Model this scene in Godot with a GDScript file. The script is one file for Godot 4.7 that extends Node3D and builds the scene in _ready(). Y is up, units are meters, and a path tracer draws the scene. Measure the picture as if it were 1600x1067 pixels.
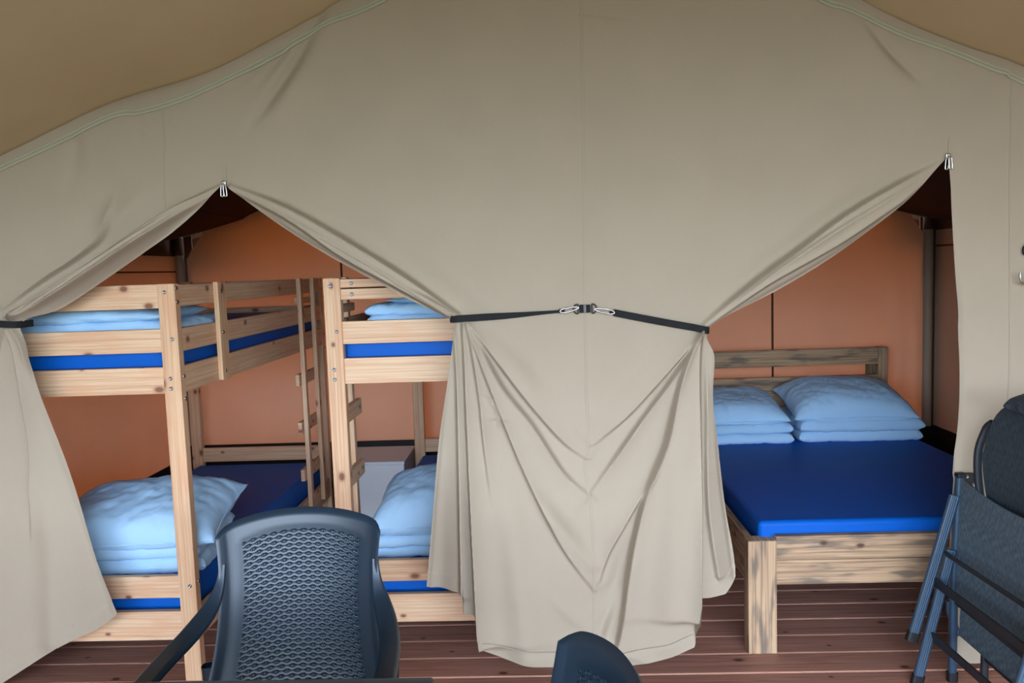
extends Node3D
# A glamping tent: canvas partition with two tied-back openings, bunk beds and a double bed behind it,
# a plastic armchair, a table and folded recliners on the veranda deck in front.
# y up, metres, deck top at y = 0, partition hangs near z = 0.12, veranda towards +z.

var M := {}
var noise := FastNoiseLite.new()
var rng := RandomNumberGenerator.new()

# ---------------------------------------------------------------- naming
func numbered(called: String, parent: Node) -> String:
	if not parent.has_node(NodePath(called)):
		return called
	var k := 1
	while parent.has_node(NodePath("%s_%03d" % [called, k])):
		k += 1
	return "%s_%03d" % [called, k]

func tag(o: Node, label: String, category: String, group := "") -> Node:
	o.set_meta("label", label)
	o.set_meta("category", category)
	if group:
		o.set_meta("group", group)
	return o

func thing(called: String, label: String, category: String, at := Vector3.ZERO, turn := 0.0, group := "") -> Node3D:
	var o := Node3D.new()
	o.name = numbered(called, self)
	add_child(o, true)
	o.position = at
	o.rotation.y = turn
	tag(o, label, category, group)
	return o

func put(called: String, mesh: Mesh, mat: Material, parent: Node, at := Vector3.ZERO) -> MeshInstance3D:
	var o := MeshInstance3D.new()
	o.name = numbered(called, parent)
	o.mesh = mesh
	if mat:
		o.material_override = mat
	o.position = at
	parent.add_child(o, true)
	return o

func structure(called: String, mesh: Mesh, mat: Material, at := Vector3.ZERO) -> MeshInstance3D:
	var o := put(called, mesh, mat, self, at)
	o.set_meta("kind", "structure")
	return o

# ---------------------------------------------------------------- meshes
func to_mesh(v: PackedVector3Array, n: PackedVector3Array, uv: PackedVector2Array, idx: PackedInt32Array) -> ArrayMesh:
	var a := []
	a.resize(Mesh.ARRAY_MAX)
	a[Mesh.ARRAY_VERTEX] = v
	if n.size():
		a[Mesh.ARRAY_NORMAL] = n
	if uv.size():
		a[Mesh.ARRAY_TEX_UV] = uv
	a[Mesh.ARRAY_INDEX] = idx
	var m := ArrayMesh.new()
	m.add_surface_from_arrays(Mesh.PRIMITIVE_TRIANGLES, a)
	return m

# grid of (cols+1) x (rows+1) points, row by row; out side is where (du x dv) points after flip
func grid_mesh(p: PackedVector3Array, cols: int, rows: int, uv := PackedVector2Array(), flip := false, wrap := false) -> ArrayMesh:
	var w := cols + 1
	var n := PackedVector3Array()
	n.resize(p.size())
	for j in rows + 1:
		for i in w:
			var i0 := i - 1 if i > 0 else (cols - 1 if wrap else 0)
			var i1 := i + 1 if i < cols else (1 if wrap else cols)
			var a: Vector3 = p[j * w + i1] - p[j * w + i0]
			var b: Vector3 = p[mini(j + 1, rows) * w + i] - p[maxi(j - 1, 0) * w + i]
			var c := a.cross(b)
			if c.length_squared() < 1e-16:
				c = Vector3(0, 1, 0)
			n[j * w + i] = (-c if flip else c).normalized()
	var idx := PackedInt32Array()
	for j in rows:
		for i in cols:
			var a := j * w + i
			if flip:
				idx.append_array([a, a + 1, a + w, a + 1, a + w + 1, a + w])
			else:
				idx.append_array([a, a + w, a + 1, a + 1, a + w, a + w + 1])
	return to_mesh(p, n, uv, idx)

# rounded box: uv in metres, u along the longest side, shifted by a seed so that grain differs
func rbox(size: Vector3, r := 0.004, seed_no := 0) -> ArrayMesh:
	var h := size * 0.5
	r = minf(r, minf(h.x, minf(h.y, h.z)) * 0.98)
	var long := size.max_axis_index()
	var off := Vector2(fmod(seed_no * 0.377, 1.0) * 1.7, fmod(seed_no * 0.618, 1.0) * 1.1)
	var v := PackedVector3Array()
	var n := PackedVector3Array()
	var uv := PackedVector2Array()
	var idx := PackedInt32Array()
	for ax in 3:
		for s in [-1.0, 1.0]:
			var a := (ax + 1) % 3
			var b := (ax + 2) % 3
			var base := v.size()
			for j in 4:
				for i in 4:
					var q := Vector3.ZERO
					var ca: float = [-h[a], -h[a] + r, h[a] - r, h[a]][i]
					var cb: float = [-h[b], -h[b] + r, h[b] - r, h[b]][j]
					q[ax] = s * h[ax]
					q[a] = ca
					q[b] = cb
					var inner := Vector3(clampf(q.x, -h.x + r, h.x - r), clampf(q.y, -h.y + r, h.y - r), clampf(q.z, -h.z + r, h.z - r))
					var d := (q - inner).normalized()
					v.append(inner + d * r)
					n.append(d)
					if long == a:
						uv.append(Vector2(ca, cb + (h[ax] * s) * 1.3) + off)
					elif long == b:
						uv.append(Vector2(cb, ca + (h[ax] * s) * 1.3) + off)
					else:
						uv.append(Vector2(ca * 0.06, cb) + off)
			for j in 3:
				for i in 3:
					var k := base + j * 4 + i
					if s > 0:
						idx.append_array([k, k + 4, k + 1, k + 1, k + 4, k + 5])
					else:
						idx.append_array([k, k + 1, k + 4, k + 1, k + 5, k + 4])
	return to_mesh(v, n, uv, idx)

func spline(pts: PackedVector3Array, per: int) -> PackedVector3Array:
	var c := PackedVector3Array()
	var n := pts.size()
	for i in n - 1:
		var a := pts[maxi(i - 1, 0)]
		var d := pts[mini(i + 2, n - 1)]
		for k in per:
			c.append(pts[i].cubic_interpolate(pts[i + 1], a, d, float(k) / per))
	c.append(pts[n - 1])
	return c

# profile (closed, in the plane across the path) swept along points; up keeps the profile upright
func sweep(pts: PackedVector3Array, prof: PackedVector2Array, up := Vector3.UP, closed := false, caps := true, scales := PackedFloat32Array()) -> ArrayMesh:
	var v := PackedVector3Array()
	var uv := PackedVector2Array()
	var m := prof.size()
	var n := pts.size()
	var run := 0.0
	var rows := n + 1 if closed else n
	for k in rows:
		var i := k % n
		var t: Vector3
		if closed:
			t = pts[(i + 1) % n] - pts[(i - 1 + n) % n]
		else:
			t = pts[mini(i + 1, n - 1)] - pts[maxi(i - 1, 0)]
		t = t.normalized()
		var side := t.cross(up).normalized()
		if side.length_squared() < 0.1:
			side = t.cross(Vector3(0.3, 0.2, 1)).normalized()
		var u2 := side.cross(t)
		if k > 0:
			run += pts[i].distance_to(pts[(k - 1) % n])
		var sc := scales[i] if scales.size() else 1.0
		var around := 0.0
		for j in m + 1:
			var q := prof[j % m] * sc
			v.append(pts[i] + side * q.x + u2 * q.y)
			uv.append(Vector2(run, around))
			around += prof[j % m].distance_to(prof[(j + 1) % m])
	var mesh := grid_mesh(v, m, rows - 1, uv, true, true)
	if closed or not caps:
		return mesh
	var st := SurfaceTool.new()
	st.append_from(mesh, 0, Transform3D())
	var cap := SurfaceTool.new()
	cap.begin(Mesh.PRIMITIVE_TRIANGLES)
	for e in 2:
		var at := 0 if e == 0 else (n - 1) * (m + 1)
		var mid := Vector3.ZERO
		for j in m:
			mid += v[at + j] / m
		for j in m:
			var a := v[at + j]
			var b := v[at + j + 1]
			var nn := (pts[0] - pts[1]).normalized() if e == 0 else (pts[n - 1] - pts[n - 2]).normalized()
			for q in ([mid, a, b] if e == 1 else [mid, b, a]):
				cap.set_normal(nn)
				cap.set_uv(Vector2(q.x, q.y))
				cap.add_vertex(q)
	st.append_from(cap.commit(), 0, Transform3D())
	return st.commit()

func ring(r: float, sides := 10, squash := 1.0) -> PackedVector2Array:
	var p := PackedVector2Array()
	for k in sides:
		var a := TAU * k / sides
		p.append(Vector2(cos(a) * r, sin(a) * r * squash))
	return p

func oblong(w: float, h: float, r := 0.002) -> PackedVector2Array:
	var p := PackedVector2Array()
	for c in [[1, 1], [-1, 1], [-1, -1], [1, -1]]:
		var a0: float = {[1, 1]: 0.0, [-1, 1]: 0.5, [-1, -1]: 1.0, [1, -1]: 1.5}[c]
		for k in 3:
			var a: float = (a0 + k * 0.25) * PI
			p.append(Vector2(c[0] * (w * 0.5 - r) + cos(a) * r, c[1] * (h * 0.5 - r) + sin(a) * r))
	return p

func tube(pts: PackedVector3Array, r: float, sides := 10, up := Vector3.UP) -> ArrayMesh:
	return sweep(pts, ring(r, sides), up)

func joined(parts: Array) -> ArrayMesh:
	var st := SurfaceTool.new()
	for p in parts:
		st.append_from(p[0], 0, p[1] if p.size() > 1 else Transform3D())
	return st.commit()

# flat plate: outline in the XY plane, given thickness along z, edges square
func plate(outline: PackedVector2Array, z0: float, z1: float) -> ArrayMesh:
	var st := SurfaceTool.new()
	st.begin(Mesh.PRIMITIVE_TRIANGLES)
	st.set_smooth_group(-1)
	var tri := Geometry2D.triangulate_polygon(outline)
	for k in range(0, tri.size(), 3):
		var a := outline[tri[k]]
		var b := outline[tri[k + 1]]
		var c := outline[tri[k + 2]]
		if (b - a).cross(c - a) > 0:
			var t := b
			b = c
			c = t
		for q in [a, b, c]:
			st.set_uv(q)
			st.add_vertex(Vector3(q.x, q.y, z1))
		for q in [a, c, b]:
			st.set_uv(q)
			st.add_vertex(Vector3(q.x, q.y, z0))
	var n := outline.size()
	var area := 0.0
	for k in n:
		area += outline[k].cross(outline[(k + 1) % n])
	for k in n:
		var a := outline[k]
		var b := outline[(k + 1) % n]
		if area < 0:
			var t := a
			a = b
			b = t
		for q in [Vector3(a.x, a.y, z0), Vector3(b.x, b.y, z1), Vector3(b.x, b.y, z0), Vector3(a.x, a.y, z0), Vector3(a.x, a.y, z1), Vector3(b.x, b.y, z1)]:
			st.set_uv(Vector2(q.x + q.z, q.y))
			st.add_vertex(q)
	st.generate_normals()
	return st.commit()

# ---------------------------------------------------------------- materials
func mat(c: Color, rough := 0.8, called := "") -> StandardMaterial3D:
	var m := StandardMaterial3D.new()
	m.albedo_color = c
	m.roughness = rough
	m.metallic_specular = 0.5
	m.resource_name = called
	return m

func picture(w: int, h: int, at: Callable) -> ImageTexture:
	var im := Image.create(w, h, false, Image.FORMAT_RGB8)
	for y in h:
		for x in w:
			im.set_pixel(x, y, at.call(x, y))
	return ImageTexture.create_from_image(im)

# planed softwood: u along the grain over `long` metres, v across over `wide` metres
func wood_picture(w: int, h: int, long: float, wide: float, light: Color, dark: Color, knot: Color, knots: int, seed_no: int, streak := 0.5, blotch := 0.0, blotch_col := Color.BLACK) -> ImageTexture:
	var ks := []
	rng.seed = seed_no
	for k in knots:
		ks.append([rng.randf() * long, rng.randf() * wide, rng.randf_range(0.005, 0.0105), rng.randf_range(1.2, 1.9)])
	noise.seed = seed_no
	noise.frequency = 1.0
	noise.fractal_octaves = 3
	return picture(w, h, func(x: int, y: int) -> Color:
		var u := long * x / w
		var v := wide * y / h
		# tiles: fold the coordinates on a ring along u
		var a := TAU * x / w
		var cu := cos(a) * long / TAU
		var su := sin(a) * long / TAU
		var vv := v
		var k_in := 0.0
		var k_edge := 0.0
		for k in ks:
			var du: float = absf(u - k[0])
			du = minf(du, long - du)
			var dv: float = v - k[1]
			if dv > wide * 0.5: dv -= wide
			if dv < -wide * 0.5: dv += wide
			var d := sqrt(du * du / (k[3] * k[3]) + dv * dv) / float(k[2])
			if d < 7.0:
				vv += signf(dv) * float(k[2]) * 0.9 * exp(-d * 0.55)
				k_in = maxf(k_in, smoothstep(1.1, 0.75, d))
				k_edge = maxf(k_edge, exp(-absf(d - 1.15) * 3.0))
		var g := noise.get_noise_3d(cu * 0.9 + 3.0, su * 0.9, vv * 95.0)
		var g2 := noise.get_noise_3d(cu * 2.2, su * 2.2 + 9.0, vv * 260.0)
		var bands := 0.5 + 0.5 * sin(vv * 330.0 + 14.0 * noise.get_noise_3d(cu * 0.7, su * 0.7, vv * 14.0))
		var t := clampf(0.3 + g * 0.9 + g2 * 0.35 + (bands - 0.5) * streak, 0.0, 1.0)
		var c := light.lerp(dark, t)
		if blotch > 0.0:
			var b := smoothstep(-0.05, 0.5, noise.get_noise_3d(cu * 3.5, su * 3.5 + 20.0, v * 16.0) + g2 * 0.3)
			c = c.lerp(blotch_col, b * blotch)
		c = c.lerp(knot, clampf(k_in * 0.85 + k_edge * 0.45, 0.0, 0.92))
		return c)

func wood(called: String, long: float, wide: float, tex: Texture2D, rough := 0.6) -> StandardMaterial3D:
	var m := mat(Color.WHITE, rough, called)
	m.albedo_texture = tex
	m.uv1_scale = Vector3(1.0 / long, 1.0 / wide, 1)
	return m

func canvas_material(called: String, c: Color, through: Color) -> StandardMaterial3D:
	var m := mat(c, 0.95, called)
	m.metallic_specular = 0.2
	m.albedo_texture = M.cloth_tex
	m.uv1_triplanar = true
	m.uv1_scale = Vector3(0.45, 0.45, 0.45)
	if through != Color.BLACK:
		m.backlight_enabled = true
		m.backlight = through
	return m

# ---------------------------------------------------------------- the canvas partition
var folds := []
var cells := {}

# one fold of the cloth: a path in the plane of the partition, heights along it, a width, and on which side it swells
# kind "ridge" is a soft roll (negative: a valley), kind "pleat" is sharp on one side and dies away towards `side`
func fold(kind: String, path: Array, heights: Array, width: float, side := Vector2.RIGHT) -> void:
	var pts := PackedVector2Array()
	var raw := PackedVector3Array()
	for q in path:
		raw.append(Vector3(q.x, q.y, 0))
	for q in (spline(raw, 5) if path.size() > 2 else raw):
		pts.append(Vector2(q.x, q.y))
	var run := PackedFloat32Array([0.0])
	for k in range(1, pts.size()):
		run.append(run[k - 1] + pts[k].distance_to(pts[k - 1]))
	var fan: bool = kind == "pleat" and heights[0] < 0.001 and heights[1] > 0.03
	if fan:
		heights[0] = heights[1] * 0.45
	var f := {"fan": fan or (kind == "pleat" and heights[0] < 0.001), "pleat": kind == "pleat", "p": pts, "run": run, "a": heights, "w": width, "side": side}
	var reach := width * (4.0 if kind == "pleat" else 2.4)
	var at := folds.size()
	folds.append(f)
	for k in pts.size() - 1:
		var lo := pts[k].min(pts[k + 1]) - Vector2(reach, reach)
		var hi := pts[k].max(pts[k + 1]) + Vector2(reach, reach)
		for cx in range(floori(lo.x * 10), floori(hi.x * 10) + 1):
			for cy in range(floori(lo.y * 10), floori(hi.y * 10) + 1):
				var key := Vector2i(cx, cy)
				if not cells.has(key):
					cells[key] = []
				if not at in cells[key]:
					cells[key].append(at)

func fold_height(f: Dictionary, q: Vector2) -> float:
	var pts: PackedVector2Array = f.p
	var best := 1e9
	var at := 0.0
	var sgn := 1.0
	var over := 0.0
	for k in pts.size() - 1:
		var a := pts[k]
		var d := pts[k + 1] - a
		var l2 := d.length_squared()
		var t := (q - a).dot(d) / l2
		var tc := clampf(t, 0.0, 1.0)
		var e := q - (a + d * tc)
		var e2 := e.length_squared()
		if e2 < best:
			best = e2
			at = f.run[k] + tc * sqrt(l2)
			var n := Vector2(-d.y, d.x)
			if n.dot(f.side) < 0:
				n = -n
			sgn = signf(e.dot(n))
			over = absf(t - tc) * sqrt(l2)
	var dist := sqrt(best)
	var total: float = f.run[f.run.size() - 1]
	var hs: Array = f.a
	var s := at / total * (hs.size() - 1)
	var i := mini(int(s), hs.size() - 2)
	var fr := s - i
	fr = fr * fr * (3.0 - 2.0 * fr)
	var h: float = lerpf(hs[i], hs[i + 1], fr)
	var w: float = f.w
	if f.pleat:
		if f.fan:
			w *= clampf(0.10 + 2.6 * at / total, 0.0, 1.0)   # narrow where the cloth is gathered
		var g := exp(-dist / w) if sgn > 0 else exp(-(dist * dist) / 0.00006)
		return h * g * exp(-(over * over) / 0.0004)
	return h * exp(-(dist * dist) / (w * w))

func canvas_z(x: float, y: float) -> float:
	var z := 0.12 + 0.010 * noise.get_noise_3d(x * 1.3, y * 0.8, 4.0) + 0.0012 * noise.get_noise_3d(x * 9.0, y * 6.0, 1.0)
	z -= 0.11 * smoothstep(1.42, 1.6, x) * smoothstep(1.25, 0.4, y)
	var key := Vector2i(floori(x * 10), floori(y * 10))
	if cells.has(key):
		var q := Vector2(x, y)
		for at in cells[key]:
			z += fold_height(folds[at], q)
	return z

func along(pts: Array, at: float, axis: int) -> float:   # the other coordinate of a path where `axis` has the value `at`
	var o := 1 - axis
	var up: bool = pts[pts.size() - 1][axis] > pts[0][axis]
	if (at <= pts[0][axis]) == up:
		return pts[0][o]
	for k in pts.size() - 1:
		var a: float = pts[k][axis]
		var b: float = pts[k + 1][axis]
		if (at - a) * (at - b) <= 0.0 and a != b:
			return lerpf(pts[k][o], pts[k + 1][o], (at - a) / (b - a))
	return pts[pts.size() - 1][o]

func smooth_path(pts: Array, per := 5) -> Array:
	var raw := PackedVector3Array()
	for q in pts:
		raw.append(Vector3(q.x, q.y, 0))
	var r := []
	for q in spline(raw, per):
		r.append(Vector2(q.x, q.y))
	return r

var roof_line := []   # where the partition meets the roof, in the plane of the partition

func canvas_panel(called: String, left: Array, right: Array, hem: Array, cols: int, rows: int, m: Material, parent: Node) -> MeshInstance3D:
	var p := PackedVector3Array()
	p.resize((cols + 1) * (rows + 1))
	for i in cols + 1:
		var s := float(i) / cols
		var low: float = hem[0].y
		for k in 8:
			low = along(hem, lerpf(along(left, low, 1), along(right, low, 1), s), 0)
		var top := along(roof_line, lerpf(left[0].x, right[0].x, s), 0)
		var even := lerpf(hem[0].y, hem[hem.size() - 1].y, s)
		for j in rows + 1:
			var t := float(j) / rows
			var y := lerpf(top, even, t) + (low - even) * pow(t, 7.0)
			var x := lerpf(along(left, y, 1), along(right, y, 1), s)
			var z := canvas_z(x, y)
			if y - low < 0.055:
				z += 0.0022          # the hem is double
			p[j * (cols + 1) + i] = Vector3(x, y, z)
	return put(called, grid_mesh(p, cols, rows, PackedVector2Array(), true), m, parent)

# a narrow strip laid on the canvas along a path: seam tape, stitching, hems
func tape(called: String, path: Array, wide: float, thick: float, m: Material, parent: Node, step := 0.01) -> MeshInstance3D:
	var pts := PackedVector3Array()
	for k in path.size() - 1:
		var n := maxi(1, int(path[k].distance_to(path[k + 1]) / step))
		for i in n:
			var q: Vector2 = path[k].lerp(path[k + 1], float(i) / n)
			pts.append(Vector3(q.x, q.y, canvas_z(q.x, q.y) + thick * 0.4))
	var e: Vector2 = path[path.size() - 1]
	pts.append(Vector3(e.x, e.y, canvas_z(e.x, e.y) + thick * 0.4))
	return put(called, sweep(pts, oblong(thick, wide, thick * 0.45), Vector3(0, 0, 1).cross(Vector3(path[path.size() - 1].x - path[0].x, path[path.size() - 1].y - path[0].y, 0)).normalized()), m, parent)

func list_folds() -> void:
	var R := Vector2.RIGHT
	var L := Vector2.LEFT
	var U := Vector2.UP * -1.0
	var D := U * -1.0
	# middle curtain, fan below the left tie
	fold("pleat", [Vector2(-0.323, 1.436), Vector2(-0.317, 1.232), Vector2(-0.324, 0.816), Vector2(-0.333, 0.390)], [0.0, 0.032, 0.035, 0.035], 0.030, R)
	fold("pleat", [Vector2(-0.287, 1.440), Vector2(-0.284, 1.202), Vector2(-0.280, 0.741), Vector2(-0.274, 0.210)], [0.0, 0.055, 0.085, 0.095], 0.10, R)
	fold("ridge", [Vector2(-0.374, 1.306), Vector2(-0.388, 0.966), Vector2(-0.427, 0.392)], [0.0, -0.03, -0.045], 0.055)
	fold("pleat", [Vector2(-0.277, 1.439), Vector2(-0.255, 1.338), Vector2(-0.233, 1.169), Vector2(-0.219, 0.961), Vector2(-0.194, 0.714)], [0.0, 0.034, 0.03, 0.018, 0.0], 0.05, R)
	fold("ridge", [Vector2(-0.186, 1.058), Vector2(-0.136, 0.712), Vector2(-0.095, 0.156)], [0.0, 0.03, 0.03], 0.06)
	fold("pleat", [Vector2(-0.233, 1.169), Vector2(-0.188, 1.141), Vector2(-0.166, 1.077), Vector2(-0.180, 1.039)], [0.0, 0.02, 0.02, 0.0], 0.02, D)
	fold("pleat", [Vector2(-0.273, 1.439), Vector2(-0.221, 1.287), Vector2(-0.165, 1.126), Vector2(-0.072, 0.867), Vector2(0.060, 0.583), Vector2(0.172, 0.410)], [0.0, 0.035, 0.045, 0.042, 0.036, 0.012], 0.075, R)
	fold("pleat", [Vector2(-0.268, 1.439), Vector2(-0.170, 1.304), Vector2(-0.047, 1.130), Vector2(0.078, 0.978), Vector2(0.158, 0.917)], [0.0, 0.040, 0.04, 0.034, 0.010], 0.12, R)
	fold("pleat", [Vector2(-0.261, 1.427), Vector2(-0.157, 1.205), Vector2(-0.049, 1.055), Vector2(0.063, 0.868), Vector2(0.154, 0.775)], [0.0, 0.030, 0.034, 0.034, 0.016], 0.06, L)
	fold("ridge", [Vector2(-0.089, 0.860), Vector2(0.061, 0.648), Vector2(0.169, 0.511)], [0.0, 0.022, 0.014], 0.028)
	fold("ridge", [Vector2(-0.237, 1.433), Vector2(-0.111, 1.286), Vector2(0.049, 1.076)], [0.006, 0.02, 0.0], 0.04)
	fold("ridge", [Vector2(-0.018, 0.422), Vector2(0.100, 0.293), Vector2(0.172, 0.241)], [0.0, 0.013, 0.006], 0.028)
	fold("ridge", [Vector2(-0.019, 0.809), Vector2(-0.016, 0.510), Vector2(-0.026, 0.155)], [0.0, 0.03, 0.03], 0.13)
	# fan below the right tie
	fold("pleat", [Vector2(0.591, 1.384), Vector2(0.462, 1.238), Vector2(0.305, 1.071), Vector2(0.181, 0.970)], [0.0, 0.040, 0.036, 0.010], 0.12, L)
	fold("pleat", [Vector2(0.588, 1.379), Vector2(0.492, 1.222), Vector2(0.354, 1.039), Vector2(0.174, 0.784)], [0.0, 0.034, 0.036, 0.012], 0.055, R)
	fold("pleat", [Vector2(0.586, 1.377), Vector2(0.508, 1.212), Vector2(0.448, 0.968), Vector2(0.368, 0.762), Vector2(0.313, 0.528), Vector2(0.275, 0.264), Vector2(0.249, 0.155)], [0.0, 0.045, 0.06, 0.055, 0.055, 0.045, 0.03], 0.09, R)
	fold("pleat", [Vector2(0.427, 0.896), Vector2(0.299, 0.678), Vector2(0.228, 0.555), Vector2(0.189, 0.443)], [0.0, 0.028, 0.034, 0.010], 0.045, L)
	fold("ridge", [Vector2(0.272, 0.441), Vector2(0.210, 0.278), Vector2(0.181, 0.190)], [0.0, 0.022, 0.015], 0.022)
	fold("ridge", [Vector2(0.352, 0.701), Vector2(0.263, 0.454), Vector2(0.221, 0.227)], [0.0, -0.022, -0.018], 0.03)
	fold("pleat", [Vector2(0.584, 1.388), Vector2(0.567, 1.182), Vector2(0.569, 0.794), Vector2(0.560, 0.297)], [0.0, 0.055, 0.085, 0.09], 0.09, L)
	fold("ridge", [Vector2(0.590, 1.372), Vector2(0.525, 1.087), Vector2(0.477, 0.698), Vector2(0.440, 0.198)], [0.008, 0.03, 0.028, 0.02], 0.06)
	fold("pleat", [Vector2(0.605, 1.381), Vector2(0.603, 1.085), Vector2(0.606, 0.720), Vector2(0.641, 0.446)], [0.0, 0.022, 0.024, 0.026], 0.035, R)
	fold("ridge", [Vector2(0.619, 1.371), Vector2(0.627, 1.276), Vector2(0.623, 1.132)], [0.0, 0.012, 0.0], 0.02)
	fold("ridge", [Vector2(0.655, 1.059), Vector2(0.687, 0.742), Vector2(0.709, 0.445)], [0.0, -0.03, -0.03], 0.05)
	# rolled bundle between the left zip and the left tie
	fold("pleat", [Vector2(-1.126, 1.957), Vector2(-0.922, 1.847), Vector2(-0.720, 1.698), Vector2(-0.529, 1.583), Vector2(-0.336, 1.463)], [0.012, 0.035, 0.043, 0.043, 0.023], 0.028, U)
	fold("pleat", [Vector2(-1.121, 1.966), Vector2(-0.897, 1.869), Vector2(-0.608, 1.690), Vector2(-0.444, 1.576), Vector2(-0.305, 1.469)], [0.012, 0.043, 0.055, 0.051, 0.023], 0.05, D)
	fold("pleat", [Vector2(-0.482, 1.572), Vector2(-0.389, 1.517), Vector2(-0.315, 1.467)], [0.000, 0.023, 0.016], 0.02, D)
	fold("ridge", [Vector2(-1.106, 1.966), Vector2(-0.848, 1.879), Vector2(-0.570, 1.729), Vector2(-0.294, 1.507), Vector2(-0.248, 1.469)], [0.000, -0.010, -0.012, -0.010, 0.000], 0.05)
	fold("ridge", [Vector2(-0.474, 1.737), Vector2(-0.244, 1.564), Vector2(-0.106, 1.441), Vector2(0.008, 1.294)], [0.000, 0.021, 0.021, 0.000], 0.06)
	# rolled bundle between the right zip and the right tie
	fold("pleat", [Vector2(1.457, 1.961), Vector2(1.291, 1.881), Vector2(1.110, 1.783), Vector2(0.938, 1.664), Vector2(0.774, 1.545), Vector2(0.598, 1.402)], [0.004, 0.034, 0.042, 0.042, 0.036, 0.014], 0.075, D)
	fold("pleat", [Vector2(1.453, 1.947), Vector2(1.314, 1.830), Vector2(1.222, 1.772), Vector2(1.064, 1.674), Vector2(0.811, 1.539), Vector2(0.609, 1.397)], [0.0, 0.018, 0.026, 0.028, 0.026, 0.012], 0.03, U)
	fold("pleat", [Vector2(1.404, 1.909), Vector2(1.246, 1.826), Vector2(1.064, 1.725), Vector2(0.880, 1.608), Vector2(0.647, 1.436)], [0.0, 0.014, 0.018, 0.016, 0.0], 0.02, D)
	fold("ridge", [Vector2(1.443, 1.975), Vector2(1.268, 1.900), Vector2(1.087, 1.802), Vector2(0.915, 1.684), Vector2(0.741, 1.555), Vector2(0.565, 1.401)], [0.0, -0.012, -0.016, -0.016, -0.012, 0.0], 0.035)
	fold("ridge", [Vector2(1.290, 1.949), Vector2(0.950, 1.745), Vector2(0.648, 1.488)], [0.0, 0.022, 0.0], 0.10)
	# rolled bundle of the left curtain
	fold("pleat", [Vector2(-1.169, 1.966), Vector2(-1.388, 1.868), Vector2(-1.623, 1.722), Vector2(-1.812, 1.604), Vector2(-1.990, 1.525)], [0.012, 0.047, 0.058, 0.055, 0.027], 0.05, D)
	fold("pleat", [Vector2(-1.165, 1.956), Vector2(-1.381, 1.835), Vector2(-1.636, 1.682), Vector2(-1.817, 1.580), Vector2(-1.976, 1.510)], [0.008, 0.031, 0.039, 0.035, 0.023], 0.03, U)
	fold("ridge", [Vector2(-1.280, 1.895), Vector2(-1.534, 1.738), Vector2(-1.766, 1.602), Vector2(-1.946, 1.512)], [0.000, 0.018, 0.021, 0.012], 0.012)
	fold("ridge", [Vector2(-1.177, 1.982), Vector2(-1.401, 1.892), Vector2(-1.656, 1.740), Vector2(-1.890, 1.594), Vector2(-2.020, 1.526)], [0.000, -0.013, -0.017, -0.013, 0.000], 0.05)
	fold("pleat", [Vector2(-1.563, 1.988), Vector2(-1.579, 1.908), Vector2(-1.623, 1.815), Vector2(-1.702, 1.746), Vector2(-1.880, 1.642), Vector2(-2.017, 1.550)], [0.0, 0.028, 0.034, 0.030, 0.026, 0.014], 0.06, L)
	fold("ridge", [Vector2(-1.416, 2.010), Vector2(-1.510, 1.891), Vector2(-1.653, 1.778)], [0.000, 0.024, 0.000], 0.05)
	# left curtain below its tie
	fold("pleat", [Vector2(-2.015, 1.465), Vector2(-1.978, 1.330), Vector2(-1.952, 1.032), Vector2(-2.003, 0.603)], [0.023, 0.055, 0.039, 0.000], 0.05, R)
	fold("pleat", [Vector2(-1.990, 1.472), Vector2(-1.948, 1.390), Vector2(-1.930, 1.254)], [0.023, 0.031, 0.000], 0.025, L)
	fold("pleat", [Vector2(-2.035, 1.466), Vector2(-2.124, 1.211), Vector2(-2.218, 0.761)], [0.023, 0.043, 0.023], 0.06, L)
	fold("ridge", [Vector2(-1.970, 1.032), Vector2(-1.914, 0.754), Vector2(-1.933, 0.240)], [0.000, 0.024, 0.030], 0.06)
	fold("pleat", [Vector2(-0.991, 1.891), Vector2(-0.760, 1.752), Vector2(-0.528, 1.602), Vector2(-0.343, 1.472)], [0.0, 0.014, 0.016, 0.008], 0.018, U)
	fold("pleat", [Vector2(-1.303, 1.903), Vector2(-1.557, 1.751), Vector2(-1.789, 1.620), Vector2(-1.985, 1.520)], [0.0, 0.022, 0.022, 0.012], 0.022, D)
	fold("pleat", [Vector2(-1.660, 1.695), Vector2(-1.827, 1.604), Vector2(-1.997, 1.501)], [0.0, 0.016, 0.010], 0.018, U)
	# soft drags under the roof seam
	fold("ridge", [Vector2(-0.762, 2.565), Vector2(-0.866, 2.398), Vector2(-1.091, 2.123)], [-0.010, -0.02, 0.0], 0.022)
	fold("ridge", [Vector2(-0.716, 2.549), Vector2(-0.808, 2.384), Vector2(-1.025, 2.118)], [0.008, 0.016, 0.0], 0.04)
	fold("ridge", [Vector2(-0.900, 2.445), Vector2(-1.108, 2.225)], [-0.012, 0.0], 0.02)
	fold("ridge", [Vector2(-0.983, 2.403), Vector2(-1.157, 2.273)], [-0.008, 0.0], 0.016)
	fold("ridge", [Vector2(-1.505, 2.232), Vector2(-1.202, 2.035)], [-0.01, 0.0], 0.025)
	fold("ridge", [Vector2(-1.700, 2.145), Vector2(-1.752, 1.900)], [-0.010, 0.0], 0.03)
	fold("ridge", [Vector2(1.163, 2.489), Vector2(1.264, 2.357), Vector2(1.411, 2.207)], [-0.006, -0.018, 0.0], 0.018)
	fold("ridge", [Vector2(1.152, 2.423), Vector2(1.220, 2.332), Vector2(1.378, 2.148)], [0.0, 0.012, 0.0], 0.05)
	fold("ridge", [Vector2(1.679, 2.158), Vector2(1.558, 2.074)], [-0.008, 0.0], 0.02)
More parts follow.
